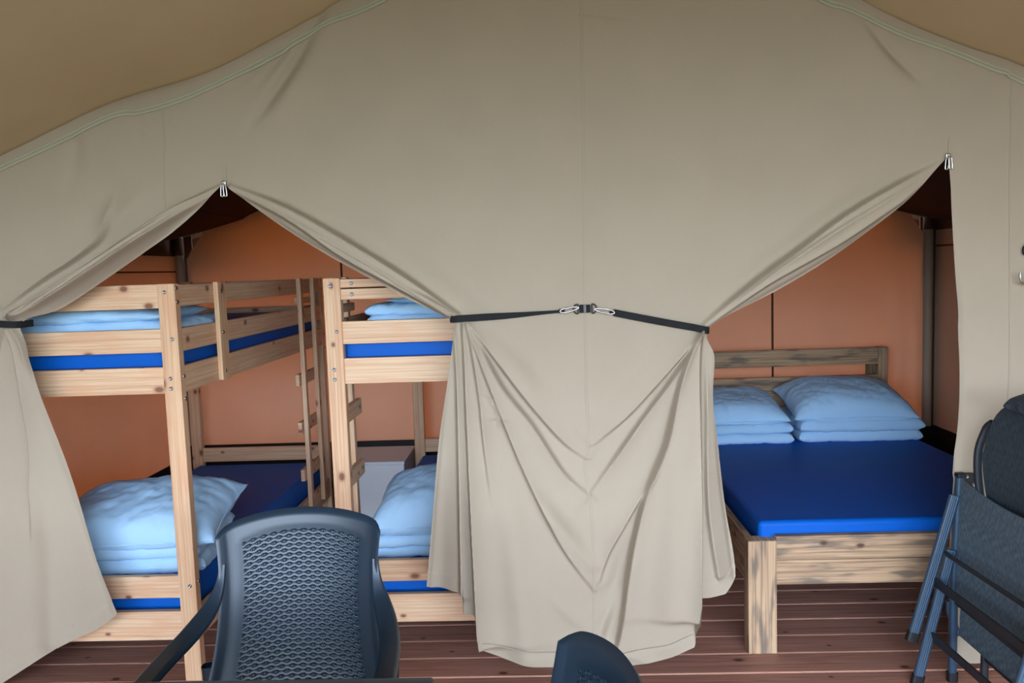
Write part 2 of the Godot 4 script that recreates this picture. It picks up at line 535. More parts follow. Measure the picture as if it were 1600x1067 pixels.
	fold("ridge", [Vector2(1.029, 2.516), Vector2(0.850, 2.425)], [-0.008, 0.0], 0.03)
	fold("ridge", [Vector2(0.171, 2.532), Vector2(0.532, 2.477)], [-0.003, 0.0], 0.006)
	fold("ridge", [Vector2(0.149, 2.129), Vector2(-0.186, 1.843), Vector2(-0.477, 1.690)], [0.0, 0.008, 0.0], 0.12)
	fold("ridge", [Vector2(0.219, 2.127), Vector2(0.559, 1.816), Vector2(0.788, 1.646)], [0.0, 0.008, 0.0], 0.12)
	# the free edges turn back a little
	for e in [[Vector2(-1.147, 1.970), Vector2(-0.918, 1.793), Vector2(-0.673, 1.638), Vector2(-0.332, 1.455)], [Vector2(-1.154, 1.970), Vector2(-1.450, 1.754), Vector2(-1.818, 1.534), Vector2(-1.953, 1.492)], [Vector2(1.464, 1.961), Vector2(1.323, 1.818), Vector2(1.042, 1.617), Vector2(0.619, 1.392)]]:
		fold("ridge", e, [0.0, -0.022, -0.022, -0.01], 0.014)
	for e in [[Vector2(1.487, 1.937), Vector2(1.517, 1.436), Vector2(1.541, 0.807)], [Vector2(-0.331, 1.412), Vector2(-0.402, 0.983), Vector2(-0.471, 0.413)], [Vector2(0.630, 1.323), Vector2(0.649, 0.943), Vector2(0.713, 0.432)], [Vector2(-1.938, 1.390), Vector2(-1.864, 1.030), Vector2(-1.694, 0.339)]]:
		fold("ridge", e, [0.0, -0.014, -0.014], 0.012)

func build_partition() -> void:
	noise.seed = 11
	noise.frequency = 1.0
	noise.fractal_octaves = 3
	list_folds()
	roof_line = [Vector2(-2.85, 1.87), Vector2(-2.091, 2.073), Vector2(-1.990, 2.112), Vector2(-1.558, 2.285), Vector2(-1.198, 2.376), Vector2(-0.945, 2.483), Vector2(-0.762, 2.569), Vector2(-0.676, 2.615), Vector2(-0.25, 2.83), Vector2(0.08, 2.95), Vector2(0.2, 2.97), Vector2(0.34, 2.95), Vector2(0.72, 2.80), Vector2(1.163, 2.532), Vector2(1.275, 2.470), Vector2(1.424, 2.400), Vector2(1.565, 2.342), Vector2(1.732, 2.279), Vector2(2.3, 2.02), Vector2(3.05, 1.80)]
	roof_line = smooth_path(roof_line, 4)
	var t := thing("canvas_partition", "beige canvas partition hanging across the tent with two openings tied back into draped curtains", "tent partition")
	var a1 := Vector2(-1.149, 1.977)
	var a2 := Vector2(1.473, 1.978)
	var ml := smooth_path([a1, Vector2(-1.039, 1.886), Vector2(-0.918, 1.793), Vector2(-0.786, 1.705), Vector2(-0.673, 1.638), Vector2(-0.484, 1.529), Vector2(-0.334, 1.451), Vector2(-0.325, 1.398), Vector2(-0.362, 1.187), Vector2(-0.402, 0.983), Vector2(-0.435, 0.719), Vector2(-0.473, 0.413), Vector2(-0.483, 0.240)])
	var mr := smooth_path([a2, Vector2(1.397, 1.897), Vector2(1.323, 1.818), Vector2(1.188, 1.716), Vector2(1.042, 1.617), Vector2(0.859, 1.514), Vector2(0.619, 1.392), Vector2(0.634, 1.287), Vector2(0.628, 1.180), Vector2(0.629, 1.084), Vector2(0.649, 0.943), Vector2(0.680, 0.693), Vector2(0.714, 0.470), Vector2(0.714, 0.244)])
	ml.push_front(Vector2(a1.x, 3.3))
	mr.push_front(Vector2(a2.x, 3.3))
	ml.append(Vector2(ml[ml.size() - 1].x, -0.5))
	mr.append(Vector2(mr[mr.size() - 1].x, -0.5))
	var hem := [Vector2(-0.485, 0.416), Vector2(-0.412, 0.407), Vector2(-0.333, 0.400), Vector2(-0.334, 0.321), Vector2(-0.275, 0.310), Vector2(-0.272, 0.190), Vector2(-0.255, 0.169), Vector2(-0.175, 0.142), Vector2(-0.052, 0.119), Vector2(0.169, 0.093), Vector2(0.262, 0.091), Vector2(0.365, 0.110), Vector2(0.463, 0.136), Vector2(0.551, 0.170), Vector2(0.563, 0.362), Vector2(0.607, 0.362), Vector2(0.669, 0.375), Vector2(0.718, 0.432)]
	var mid := canvas_panel("middle_curtain", ml, mr, hem, 280, 440, M.canvas, t)
	mid.set_meta("label", "broad middle curtain gathered at both sides by black straps")
	var ll := [Vector2(-2.85, 3.3), Vector2(-2.85, -0.5)]
	var lr := smooth_path([a1, Vector2(-1.302, 1.849), Vector2(-1.450, 1.754), Vector2(-1.666, 1.621), Vector2(-1.818, 1.534), Vector2(-1.953, 1.492), Vector2(-1.938, 1.390), Vector2(-1.915, 1.254), Vector2(-1.864, 1.030), Vector2(-1.800, 0.751), Vector2(-1.754, 0.547), Vector2(-1.694, 0.339), Vector2(-1.674, 0.274)])
	lr.push_front(Vector2(a1.x, 3.3))
	lr.append(Vector2(lr[lr.size() - 1].x, -0.5))
	var lh := [Vector2(-2.9, 0.04), Vector2(-2.345, -0.012), Vector2(-2.182, 0.060), Vector2(-1.922, 0.219), Vector2(-1.776, 0.279), Vector2(-1.689, 0.337)]
	var lp := canvas_panel("side_curtain", ll, lr, lh, 240, 380, M.canvas, t)
	lp.set_meta("label", "curtain pulled to the side at the frame edge by the bunk bed")
	var rl := smooth_path([a2, Vector2(1.485, 1.874), Vector2(1.491, 1.783), Vector2(1.503, 1.622), Vector2(1.522, 1.436), Vector2(1.525, 1.343), Vector2(1.535, 1.154), Vector2(1.539, 0.963), Vector2(1.534, 0.807), Vector2(1.545, 0.427)])
	rl.push_front(Vector2(a2.x, 3.3))
	rl.append(Vector2(rl[rl.size() - 1].x, -0.5))
	var rr := [Vector2(3.05, 3.3), Vector2(3.05, -0.5)]
	var rp := canvas_panel("side_curtain", rl, rr, [Vector2(1.4, 0.03), Vector2(3.1, 0.03)], 150, 260, M.canvas, t)
	rp.set_meta("label", "narrow plain canvas panel hanging straight behind the folded chairs")
	# seams: middle, and one a strip of cloth further out on each side
	tape("seam", smooth_path([Vector2(0.183, 2.708), Vector2(0.178, 2.354), Vector2(0.171, 1.900), Vector2(0.165, 1.492), Vector2(0.162, 1.194), Vector2(0.162, 0.976), Vector2(0.160, 0.917), Vector2(0.150, 0.898), Vector2(0.159, 0.775), Vector2(0.169, 0.705), Vector2(0.172, 0.506), Vector2(0.169, 0.304), Vector2(0.169, 0.100)], 4), 0.010, 0.0022, M.seam, t)
	tape("seam", [Vector2(-1.364, 2.259), Vector2(-1.367, 2.120), Vector2(-1.386, 1.892)], 0.008, 0.0025, M.seam, t)
	tape("seam", [Vector2(1.691, 2.250), Vector2(1.693, 1.843), Vector2(1.699, 1.454), Vector2(1.715, 0.911)], 0.008, 0.0025, M.seam, t)
	tape("seam", [Vector2(-1.146, 1.977), Vector2(-1.146, 2.023), Vector2(-1.146, 2.047)], 0.014, 0.003, M.seam, t)
	tape("seam", [Vector2(1.479, 1.978), Vector2(1.479, 2.027), Vector2(1.483, 2.045)], 0.012, 0.003, M.seam, t)
	# roof seam: a flat felled band with two pale rows of stitching
	var low_l := smooth_path([Vector2(-2.84, 1.80), Vector2(-2.096, 2.026), Vector2(-1.994, 2.065), Vector2(-1.767, 2.154), Vector2(-1.542, 2.243), Vector2(-1.436, 2.252), Vector2(-1.241, 2.304), Vector2(-0.958, 2.420), Vector2(-0.765, 2.520), Vector2(-0.527, 2.608), Vector2(-0.2, 2.78), Vector2(0.2, 2.9)], 4)
	var low_r := smooth_path([Vector2(0.2, 2.9), Vector2(0.7, 2.72), Vector2(1.023, 2.539), Vector2(1.101, 2.509), Vector2(1.179, 2.475), Vector2(1.242, 2.439), Vector2(1.342, 2.393), Vector2(1.454, 2.351), Vector2(1.621, 2.278), Vector2(1.677, 2.258), Vector2(1.733, 2.224), Vector2(2.3, 1.95), Vector2(3.03, 1.73)], 4)
	for side in [low_l, low_r]:
		var band := tape("roof_seam", side, 0.022, 0.004, M.seam_green, t)
		band.set_meta("label", "greenish roof seam band")
		for off in [-0.0065, 0.0065]:
			var row := []
			for q in side:
				row.append(q + Vector2(0, off))
			tape("stitching", row, 0.0028, 0.0075, M.stitch, band, 0.02)
	# hem stitching
	var hs := []
	for q in [Vector2(-0.253, 0.236), Vector2(-0.173, 0.206), Vector2(-0.050, 0.181), Vector2(0.097, 0.163), Vector2(0.158, 0.157)]:
		hs.append(q)
	tape("hem_stitching", hs, 0.002, 0.006, M.seam, t)
	tape("hem_stitching", [Vector2(0.183, 0.156), Vector2(0.263, 0.158), Vector2(0.366, 0.174), Vector2(0.464, 0.197), Vector2(0.542, 0.221)], 0.002, 0.006, M.seam, t)
	# zip sliders at the top of both openings, two pulls each
	for q in [Vector2(-1.147, 1.972), Vector2(1.470, 1.972)]:
		var z := canvas_z(q.x, q.y) + 0.008
		var sl := put("zip_slider", joined([[rbox(Vector3(0.018, 0.022, 0.010), 0.004)], [rbox(Vector3(0.010, 0.008, 0.016), 0.003), Transform3D(Basis(), Vector3(0, 0.004, 0.006))]]), M.chrome, t, Vector3(q.x, q.y + 0.005, z))
		for k in 2:
			var sx := -1.0 if k == 0 else 1.0
			var pl := put("zip_pull", plate_ring(0.011, 0.040, 0.0026), M.chrome, sl, Vector3(sx * 0.0055, -0.026, 0.006 + 0.003 * k))
			pl.rotation.z = sx * 0.08
	# black tab with two D rings on the middle seam
	var c := Vector2(0.164, 1.475)
	var cz := canvas_z(c.x, c.y)
	var tab := put("ring_tab", rbox(Vector3(0.040, 0.030, 0.008), 0.0025), M.webbing, t, Vector3(c.x, c.y, cz + 0.006))
	tab.set_meta("label", "black webbing tab on the middle seam")
	for dx in [-0.003, 0.002]:
		put("stitching", rbox(Vector3(0.0014, 0.028, 0.0012), 0.0005), M.stitch_white, tab, Vector3(dx, 0, 0.0044))
	for s in [-1.0, 1.0]:
		var pts := PackedVector3Array()
		for k in 16:
			var a := -PI * 0.5 + PI * k / 15.0
			pts.append(Vector3(s * (0.009 + cos(a) * 0.017), sin(a) * 0.018, 0.006))
		put("d_ring", sweep(pts, ring(0.0026, 8), Vector3(0, 0, 1), true), M.steel_dark, tab, Vector3(s * 0.016, 0, 0))

func plate_ring(w: float, h: float, r: float) -> ArrayMesh:   # a wire loop with straight sides
	var pts := PackedVector3Array()
	for k in 20:
		var a := TAU * k / 20
		pts.append(Vector3(cos(a) * w * 0.5, clampf(sin(a) * 1.6, -1, 1) * h * 0.5, 0))
	return sweep(pts, ring(r, 8), Vector3(0, 0, 1), true)

# a strap of black webbing from the gathered cloth to the D ring, with a snap hook at its end
func build_straps() -> void:
	var spec := [
		["black tieback strap holding the middle curtain on the bunk bed side of the D rings", Vector2(-0.332, 1.453), Vector2(0.075, 1.469), Vector2(0.132, 1.479), 1.0],
		["black tieback strap holding the middle curtain on the double bed side of the D rings", Vector2(0.614, 1.383), Vector2(0.268, 1.458), Vector2(0.207, 1.471), -1.0],
	]
	for s in spec:
		var e: Vector2 = s[1]
		var j: Vector2 = s[2]
		var h: Vector2 = s[3]
		var t := thing("tieback_strap", s[0], "strap", Vector3(j.x, j.y, 0.14), 0.0, "black tieback straps")
		var pts := PackedVector3Array()
		pts.append(Vector3(e.x + 0.02 * s[4], e.y, 0.045))
		pts.append(Vector3(e.x - 0.003 * s[4], e.y, 0.07))
		pts.append(Vector3(e.x - 0.004 * s[4], e.y, 0.12))
		pts.append(Vector3(e.x + 0.006 * s[4], e.y, 0.158))
		for k in range(1, 13):
			var q := e.lerp(j, k / 12.0)
			var sag := -0.0015 * sin(PI * k / 12.0)
			pts.append(Vector3(q.x, q.y + sag, lerpf(maxf(canvas_z(q.x, q.y) + 0.012, 0.15), canvas_z(q.x, q.y) + 0.014, k / 12.0)))
		var sc := PackedFloat32Array()
		for k in pts.size():
			sc.append(lerpf(1.0, 0.42, smoothstep(0.45, 1.0, float(k) / (pts.size() - 1))) if s[4] > 0 else 1.0)
		for k in pts.size():
			pts[k] -= t.position
		var band := put("webbing", sweep(pts, oblong(0.003, 0.026, 0.0012), Vector3(0, 1, 0), false, true, sc), M.webbing, t)
		put("strap_end", rbox(Vector3(0.022, 0.016, 0.010), 0.003), M.webbing, t, Vector3(h.x - j.x, h.y - j.y, 0) * 0.06)
		var d := h - j
		var loop := PackedVector3Array()
		for k in 22:
			var a := TAU * k / 22
			loop.append(Vector3(cos(a) * (d.length() * 0.5 + 0.006), sin(a) * (0.0075 - 0.002 * cos(a)), 0))
		var hook := put("snap_hook", sweep(loop, ring(0.0026, 8), Vector3(0, 0, 1), true), M.chrome, t, Vector3(d.x * 0.55, d.y * 0.55, 0.006))
		hook.rotation.z = d.angle()
		put("gate", tube(PackedVector3Array([Vector3(-0.015, 0.006, 0.002), Vector3(0.016, 0.0072, 0.002)]), 0.0022, 8, Vector3(0, 0, 1)), M.chrome, hook)
	# the side curtain's own strap, running out of the frame
	var e := Vector2(-1.956, 1.485)
	var t := thing("tieback_strap", "short black tieback strap on the side curtain beside the bunk beds", "strap", Vector3(e.x, e.y, 0.14), 0.0, "black tieback straps")
	var pts := PackedVector3Array([Vector3(-0.02, 0.0, -0.09), Vector3(0.004, 0.0, -0.07), Vector3(0.005, 0.0, -0.02), Vector3(-0.004, 0.0, 0.02), Vector3(-0.05, 0.004, 0.03), Vector3(-0.12, 0.012, 0.03), Vector3(-0.3, 0.03, 0.01), Vector3(-0.6, 0.06, -0.005)])
	put("webbing", sweep(spline(pts, 4), oblong(0.003, 0.026, 0.0012), Vector3(0, 1, 0)), M.webbing, t)
	var tab := put("ring_tab", rbox(Vector3(0.034, 0.030, 0.008), 0.0025), M.webbing, t, Vector3(-0.615, 0.062, -0.008))
	tab.set_meta("label", "black webbing tab sewn to the canvas")

# ---------------------------------------------------------------- soft things
# pillow or folded bedding: w along x, d along z, h high, standing on y = 0
func cushion(w: float, d: float, h: float, flat: float, pinch: float, wrinkle: float, seed_no: int, sag := 0.0) -> ArrayMesh:
	var n := 56
	var parts := []
	noise.seed = seed_no
	for s in [1.0, -1.0]:
		var p := PackedVector3Array()
		var uv := PackedVector2Array()
		for j in n + 1:
			for i in n + 1:
				# finer steps near the rim
				var u := sin(((float(i) / n) * 2 - 1) * PI * 0.5)
				var v := sin(((float(j) / n) * 2 - 1) * PI * 0.5)
				var e := maxf((1 - pow(absf(u), flat)) * (1 - pow(absf(v), flat)), 0.0)
				var prof := pow(e, 0.5)
				var x := w * 0.5 * u * (1 - pinch * (1 - v * v) * u * u * u * u)
				var z := d * 0.5 * v * (1 - pinch * (1 - u * u) * v * v * v * v)
				x += 0.010 * noise.get_noise_3d(v * 2.2, u * 0.8, 3.0) * absf(u)
				z += 0.010 * noise.get_noise_3d(u * 2.2, v * 0.8, 7.0) * absf(v)
				var up := 0.62 if s > 0 else 0.38
				var y: float = s * h * up * prof
				# creases that run in from the seams
				var rim := pow(maxf(absf(u), absf(v)), 3.0)
				var across := x if absf(v) > absf(u) else z
				var wr := noise.get_noise_3d(across * 16.0, y * 2.0 + s, (z if absf(v) > absf(u) else x) * 4.0)
				wr = 1.0 - absf(wr) * 3.0
				var soft := noise.get_noise_3d(x * 5.0, s * 3.0, z * 5.0)
				var fine := 1.0 - absf(noise.get_noise_3d(x * 9.0 + z * 4.0, s * 5.0 + 11.0, z * 9.0 - x * 5.0)) * 2.5
				y += s * prof * wrinkle * (wr * rim * 0.8 + soft * 1.2 + fine * 0.45)
				y -= sag * (1 - u * u) * (1 - v * v)
				p.append(Vector3(x, y + h * 0.38, z))
				uv.append(Vector2(x, z))
		parts.append([grid_mesh(p, n, n, uv, s > 0)])
	return joined(parts)

func rim_cord(w: float, d: float, h: float, pinch: float) -> ArrayMesh:
	var pts := PackedVector3Array()
	for e in 4:
		for k in 14:
			var t := k / 14.0 * 2 - 1
			var u: float = [t, 1.0, -t, -1.0][e]
			var v: float = [-1.0, t, 1.0, -t][e]
			pts.append(Vector3(w * 0.5 * u * (1 - pinch * (1 - v * v) * u * u * u * u), h * 0.38, d * 0.5 * v * (1 - pinch * (1 - u * u) * v * v * v * v)))
	return sweep(pts, ring(0.0035, 6), Vector3.UP, true)

func pillow(label: String, at: Vector3, size: Vector3, turn: Vector3, seed_no: int) -> void:
	var t := thing("pillow", label, "pillow", at, 0.0, "light blue pillows on the beds")
	t.rotation = turn
	put("cushion", cushion(size.x, size.z, size.y, 3.0, 0.06, 0.012, seed_no), M.bedding, t)
	put("seam", rim_cord(size.x, size.z, size.y, 0.06), M.bedding, t)

func duvet(label: String, at: Vector3, size: Vector3, turn: float, layers: int, seed_no: int) -> void:
	var t := thing("folded_duvet", label, "duvet", at, turn, "folded light blue duvets on the beds")
	var each := size.y / layers
	rng.seed = seed_no
	for k in layers:
		var o := put("fold", cushion(size.x * rng.randf_range(0.96, 1.0), size.z * rng.randf_range(0.95, 1.0), each * 1.10, 18.0, 0.015, 0.006, seed_no + k), M.bedding, t, Vector3(rng.randf_range(-0.012, 0.012), each * k, rng.randf_range(-0.008, 0.008)))
		o.rotation.y = rng.randf_range(-0.03, 0.03)

func mattress(label: String, at: Vector3, size: Vector3, group: String) -> Node3D:
	var t := thing("mattress", label, "mattress", at, 0.0, group)
	# gently crowned top
	var mesh := rbox(size, 0.022)
	put("cover", mesh, M.blue, t, Vector3(0, size.y * 0.5, 0))
	var pts := PackedVector3Array()
	for q in [Vector2(-1, -1), Vector2(1, -1), Vector2(1, 1), Vector2(-1, 1)]:
		for a in 4:
			var ang := atan2(q.y, q.x) + (a - 1.5) * 0.5
			pts.append(Vector3(q.x * (size.x * 0.5 - 0.022) + cos(ang) * 0.0222, 0.018, q.y * (size.z * 0.5 - 0.022) + sin(ang) * 0.0222))
	put("piping", sweep(pts, ring(0.004, 6), Vector3.UP, true), M.blue_dark, t)
	return t

# ---------------------------------------------------------------- beds
var wood_no := 0
func beam(called: String, lo: Vector3, hi: Vector3, m: Material, parent: Node, r := 0.003) -> MeshInstance3D:
	wood_no += 1
	return put(called, rbox(hi - lo, r, wood_no), m, parent, (lo + hi) * 0.5)

func bolt(at: Vector3, dir: Vector3, parent: Node) -> void:
	var o := put("bolt", M.bolt_mesh, M.steel, parent, at)
	if absf(dir.x) > 0.5:
		o.rotation.z = -PI * 0.5 * signf(dir.x)
	else:
		o.rotation.x = PI * 0.5 * signf(dir.z)

# bunk frame: width W along x, length L along -z, front end at z = 0; the ladder hangs on the side `ls` (+1 right, -1 left)
# `wide_front`: the front end carries one broad top rail, else two slim ones; the ladder stands near the other end
func bunk(label: String, at: Vector3, ls: float, wide_front: bool, L: float, rear_drop: float) -> Node3D:
	var W := 0.92
	var H := 1.618
	var t := thing("bunk_bed", label, "bunk bed", at, 0.0, "pine bunk beds")
	var px := 0.070
	var pz := 0.044
	var x0 := 0.0
	var x1 := W
	var m: Material = M.pine
	for sx in [0, 1]:
		for sz in [0, 1]:
			var a := Vector3(x0 if sx == 0 else x1 - px, 0, -pz if sz == 0 else -L)
			var post := beam("post", a, a + Vector3(px, H, pz), M.pine_post, t, 0.004)
			var face := 1.0 if sz == 0 else -1.0
			for h in [1.585, 1.40, 1.245, 1.205, 0.40, 0.235]:
				var off := 0.012 if int(h * 1000) % 2 == 0 else -0.006
				bolt(Vector3(off, h - H * 0.5, face * pz * 0.5), Vector3(0, 0, face), post)
			var outx := -1.0 if sx == 0 else 1.0
			for h in [1.60, 1.545, 1.25, 1.16, 0.41, 0.225]:
				bolt(Vector3(outx * px * 0.5, h - H * 0.5, (0.006 if int(h * 100) % 2 == 0 else -0.008)), Vector3(outx, 0, 0), post)
	# end rails, let in a little behind the face of the posts
	for sz in [0, 1]:
		var z1 := -0.006 if sz == 0 else -L + pz - 0.010
		var z0 := z1 - 0.028
		var broad: bool = wide_front == (sz == 0)
		var d := 0.0 if sz == 0 else rear_drop
		var rows := [[1.184, 1.290], [1.348, 1.441], [0.172, 0.293], [0.349 + d, 0.440 + d]]
		if broad:
			rows.append([1.522, 1.617])
		else:
			rows.append([1.528, 1.572])
			rows.append([1.577, 1.612])
		for r in rows:
			var e := beam("end_rail", Vector3(x0 + px - 0.001, r[0], z0), Vector3(x1 - px + 0.001, r[1], z1), m, t)
			if r[1] - r[0] < 0.05:
				for sx in [-1.0, 1.0]:
					bolt(Vector3(sx * (W * 0.5 - px - 0.045), 0, 0.014), Vector3(0, 0, 1), e)
	# side rails: bed sides, guard rails above on both sides, low rail on the lower bed
	for sx in [0, 1]:
		var out := -1.0 if sx == 0 else 1.0
		var xo := x0 + 0.004 if sx == 0 else x1 - 0.030
		for r in [[1.184, 1.290], [1.348, 1.441], [0.172, 0.293], [1.527, 1.612]]:
			beam("side_rail", Vector3(xo, r[0], -L + pz), Vector3(xo + 0.026, r[1], -pz), m, t)
		if out == ls:
			var gz := -0.46 if wide_front else -L + 0.37
			var gx := x1 - 0.003 if sx == 1 else x0 - 0.019
			var g := beam("guard_batten", Vector3(gx, 1.185, gz), Vector3(gx + 0.022, 1.618, gz + 0.085), M.pine_pale, t)
			for h in [1.575, 1.395, 1.225]:
				bolt(Vector3(out * 0.011, h - 1.4015, 0.012), Vector3(out, 0, 0), g)
	# ladder: two uprights outside, treads behind them
	var lz := -L + 0.26 if wide_front else -0.42
	var lx := x1 - 0.002 if ls > 0 else x0 - 0.024
	var ladder := put("ladder", rbox(Vector3(0.026, 0.036, 0.26), 0.003, 3), m, t, Vector3(lx - ls * 0.026 + 0.013, 1.485, lz + 0.13))
	for k in 2:
		var z := lz + (0.0 if k == 0 else 0.27)
		beam("upright", Vector3(-0.013, -1.27, z - 0.021 - lz - 0.13), Vector3(0.013, 0.135, z + 0.021 - lz - 0.13), m, ladder).position += Vector3(ls * 0.026, 0, 0)
	for h in [1.02, 0.735, 0.45]:
		var tr := beam("tread", Vector3(-0.012, h - 1.485 - 0.035, -0.175), Vector3(0.012, h - 1.485 + 0.035, 0.195), m, ladder)
		for k in [-1.0, 1.0]:
			bolt(Vector3(-ls * 0.012, 0, k * 0.135), Vector3(-ls, 0, 0), tr)
	# slats under both mattresses
	for lv in [0.24, 1.25]:
		for k in 11:
			var z := -0.13 - k * (L - 0.26) / 10.0
			beam("bed_slat", Vector3(x0 + 0.03, lv, z - 0.035), Vector3(x1 - 0.03, lv + 0.018, z + 0.035), m, t)
	return t

func double_bed() -> void:
	var t := thing("double_bed", "low brown washed timber double bed with chunky square legs and a two-board headboard", "bed", Vector3(0.822, 0, -0.147))
	var w := 1.425
	var L := 2.06
	var m: Material = M.old_wood
	for q in [[0.0, 0.0], [w - 0.118, 0.0]]:
		beam("leg", Vector3(q[0], 0, -0.072), Vector3(q[0] + 0.118, 0.484, 0), m, t, 0.005)
	beam("leg", Vector3(0.0, 0, -L - 0.03), Vector3(0.06, 1.045, -L + 0.045), m, t, 0.005)
	beam("leg", Vector3(w - 0.06, 0, -L - 0.03), Vector3(w, 1.045, -L + 0.045), m, t, 0.005)
	beam("foot_board", Vector3(0.118, 0.292, -0.045), Vector3(w - 0.118, 0.396, -0.012), m, t, 0.003)
	beam("foot_board", Vector3(0.118, 0.398, -0.045), Vector3(w - 0.118, 0.498, -0.010), m, t, 0.003)
	for x in [0.004, w - 0.036]:
		beam("side_board", Vector3(x, 0.292, -L + 0.045), Vector3(x + 0.032, 0.480, -0.072), m, t, 0.003)
	beam("head_board", Vector3(0.06, 0.935, -L), Vector3(w - 0.058, 1.045, -L + 0.030), m, t, 0.003)
	beam("head_board", Vector3(0.06, 0.56, -L), Vector3(w - 0.058, 0.865, -L + 0.030), m, t, 0.003)
	for x in [0.063, w - 0.118]:
		beam("batten", Vector3(x, 0.30, -L - 0.030), Vector3(x + 0.055, 1.03, -L - 0.001), M.grey_wood, t, 0.003)
	for k in 12:
		var z := -0.13 - k * (L - 0.25) / 11.0
		beam("bed_slat", Vector3(0.036, 0.36, z - 0.04), Vector3(w - 0.036, 0.38, z + 0.04), m, t)
	var mt := mattress("wide bright blue mattress on the brown timber double bed", Vector3(0.822 + w * 0.5 + 0.012, 0.382, -1.185), Vector3(1.335, 0.168, 1.975), "blue mattresses")
	mt.get_child(0).set_meta("label", "smooth blue cover")

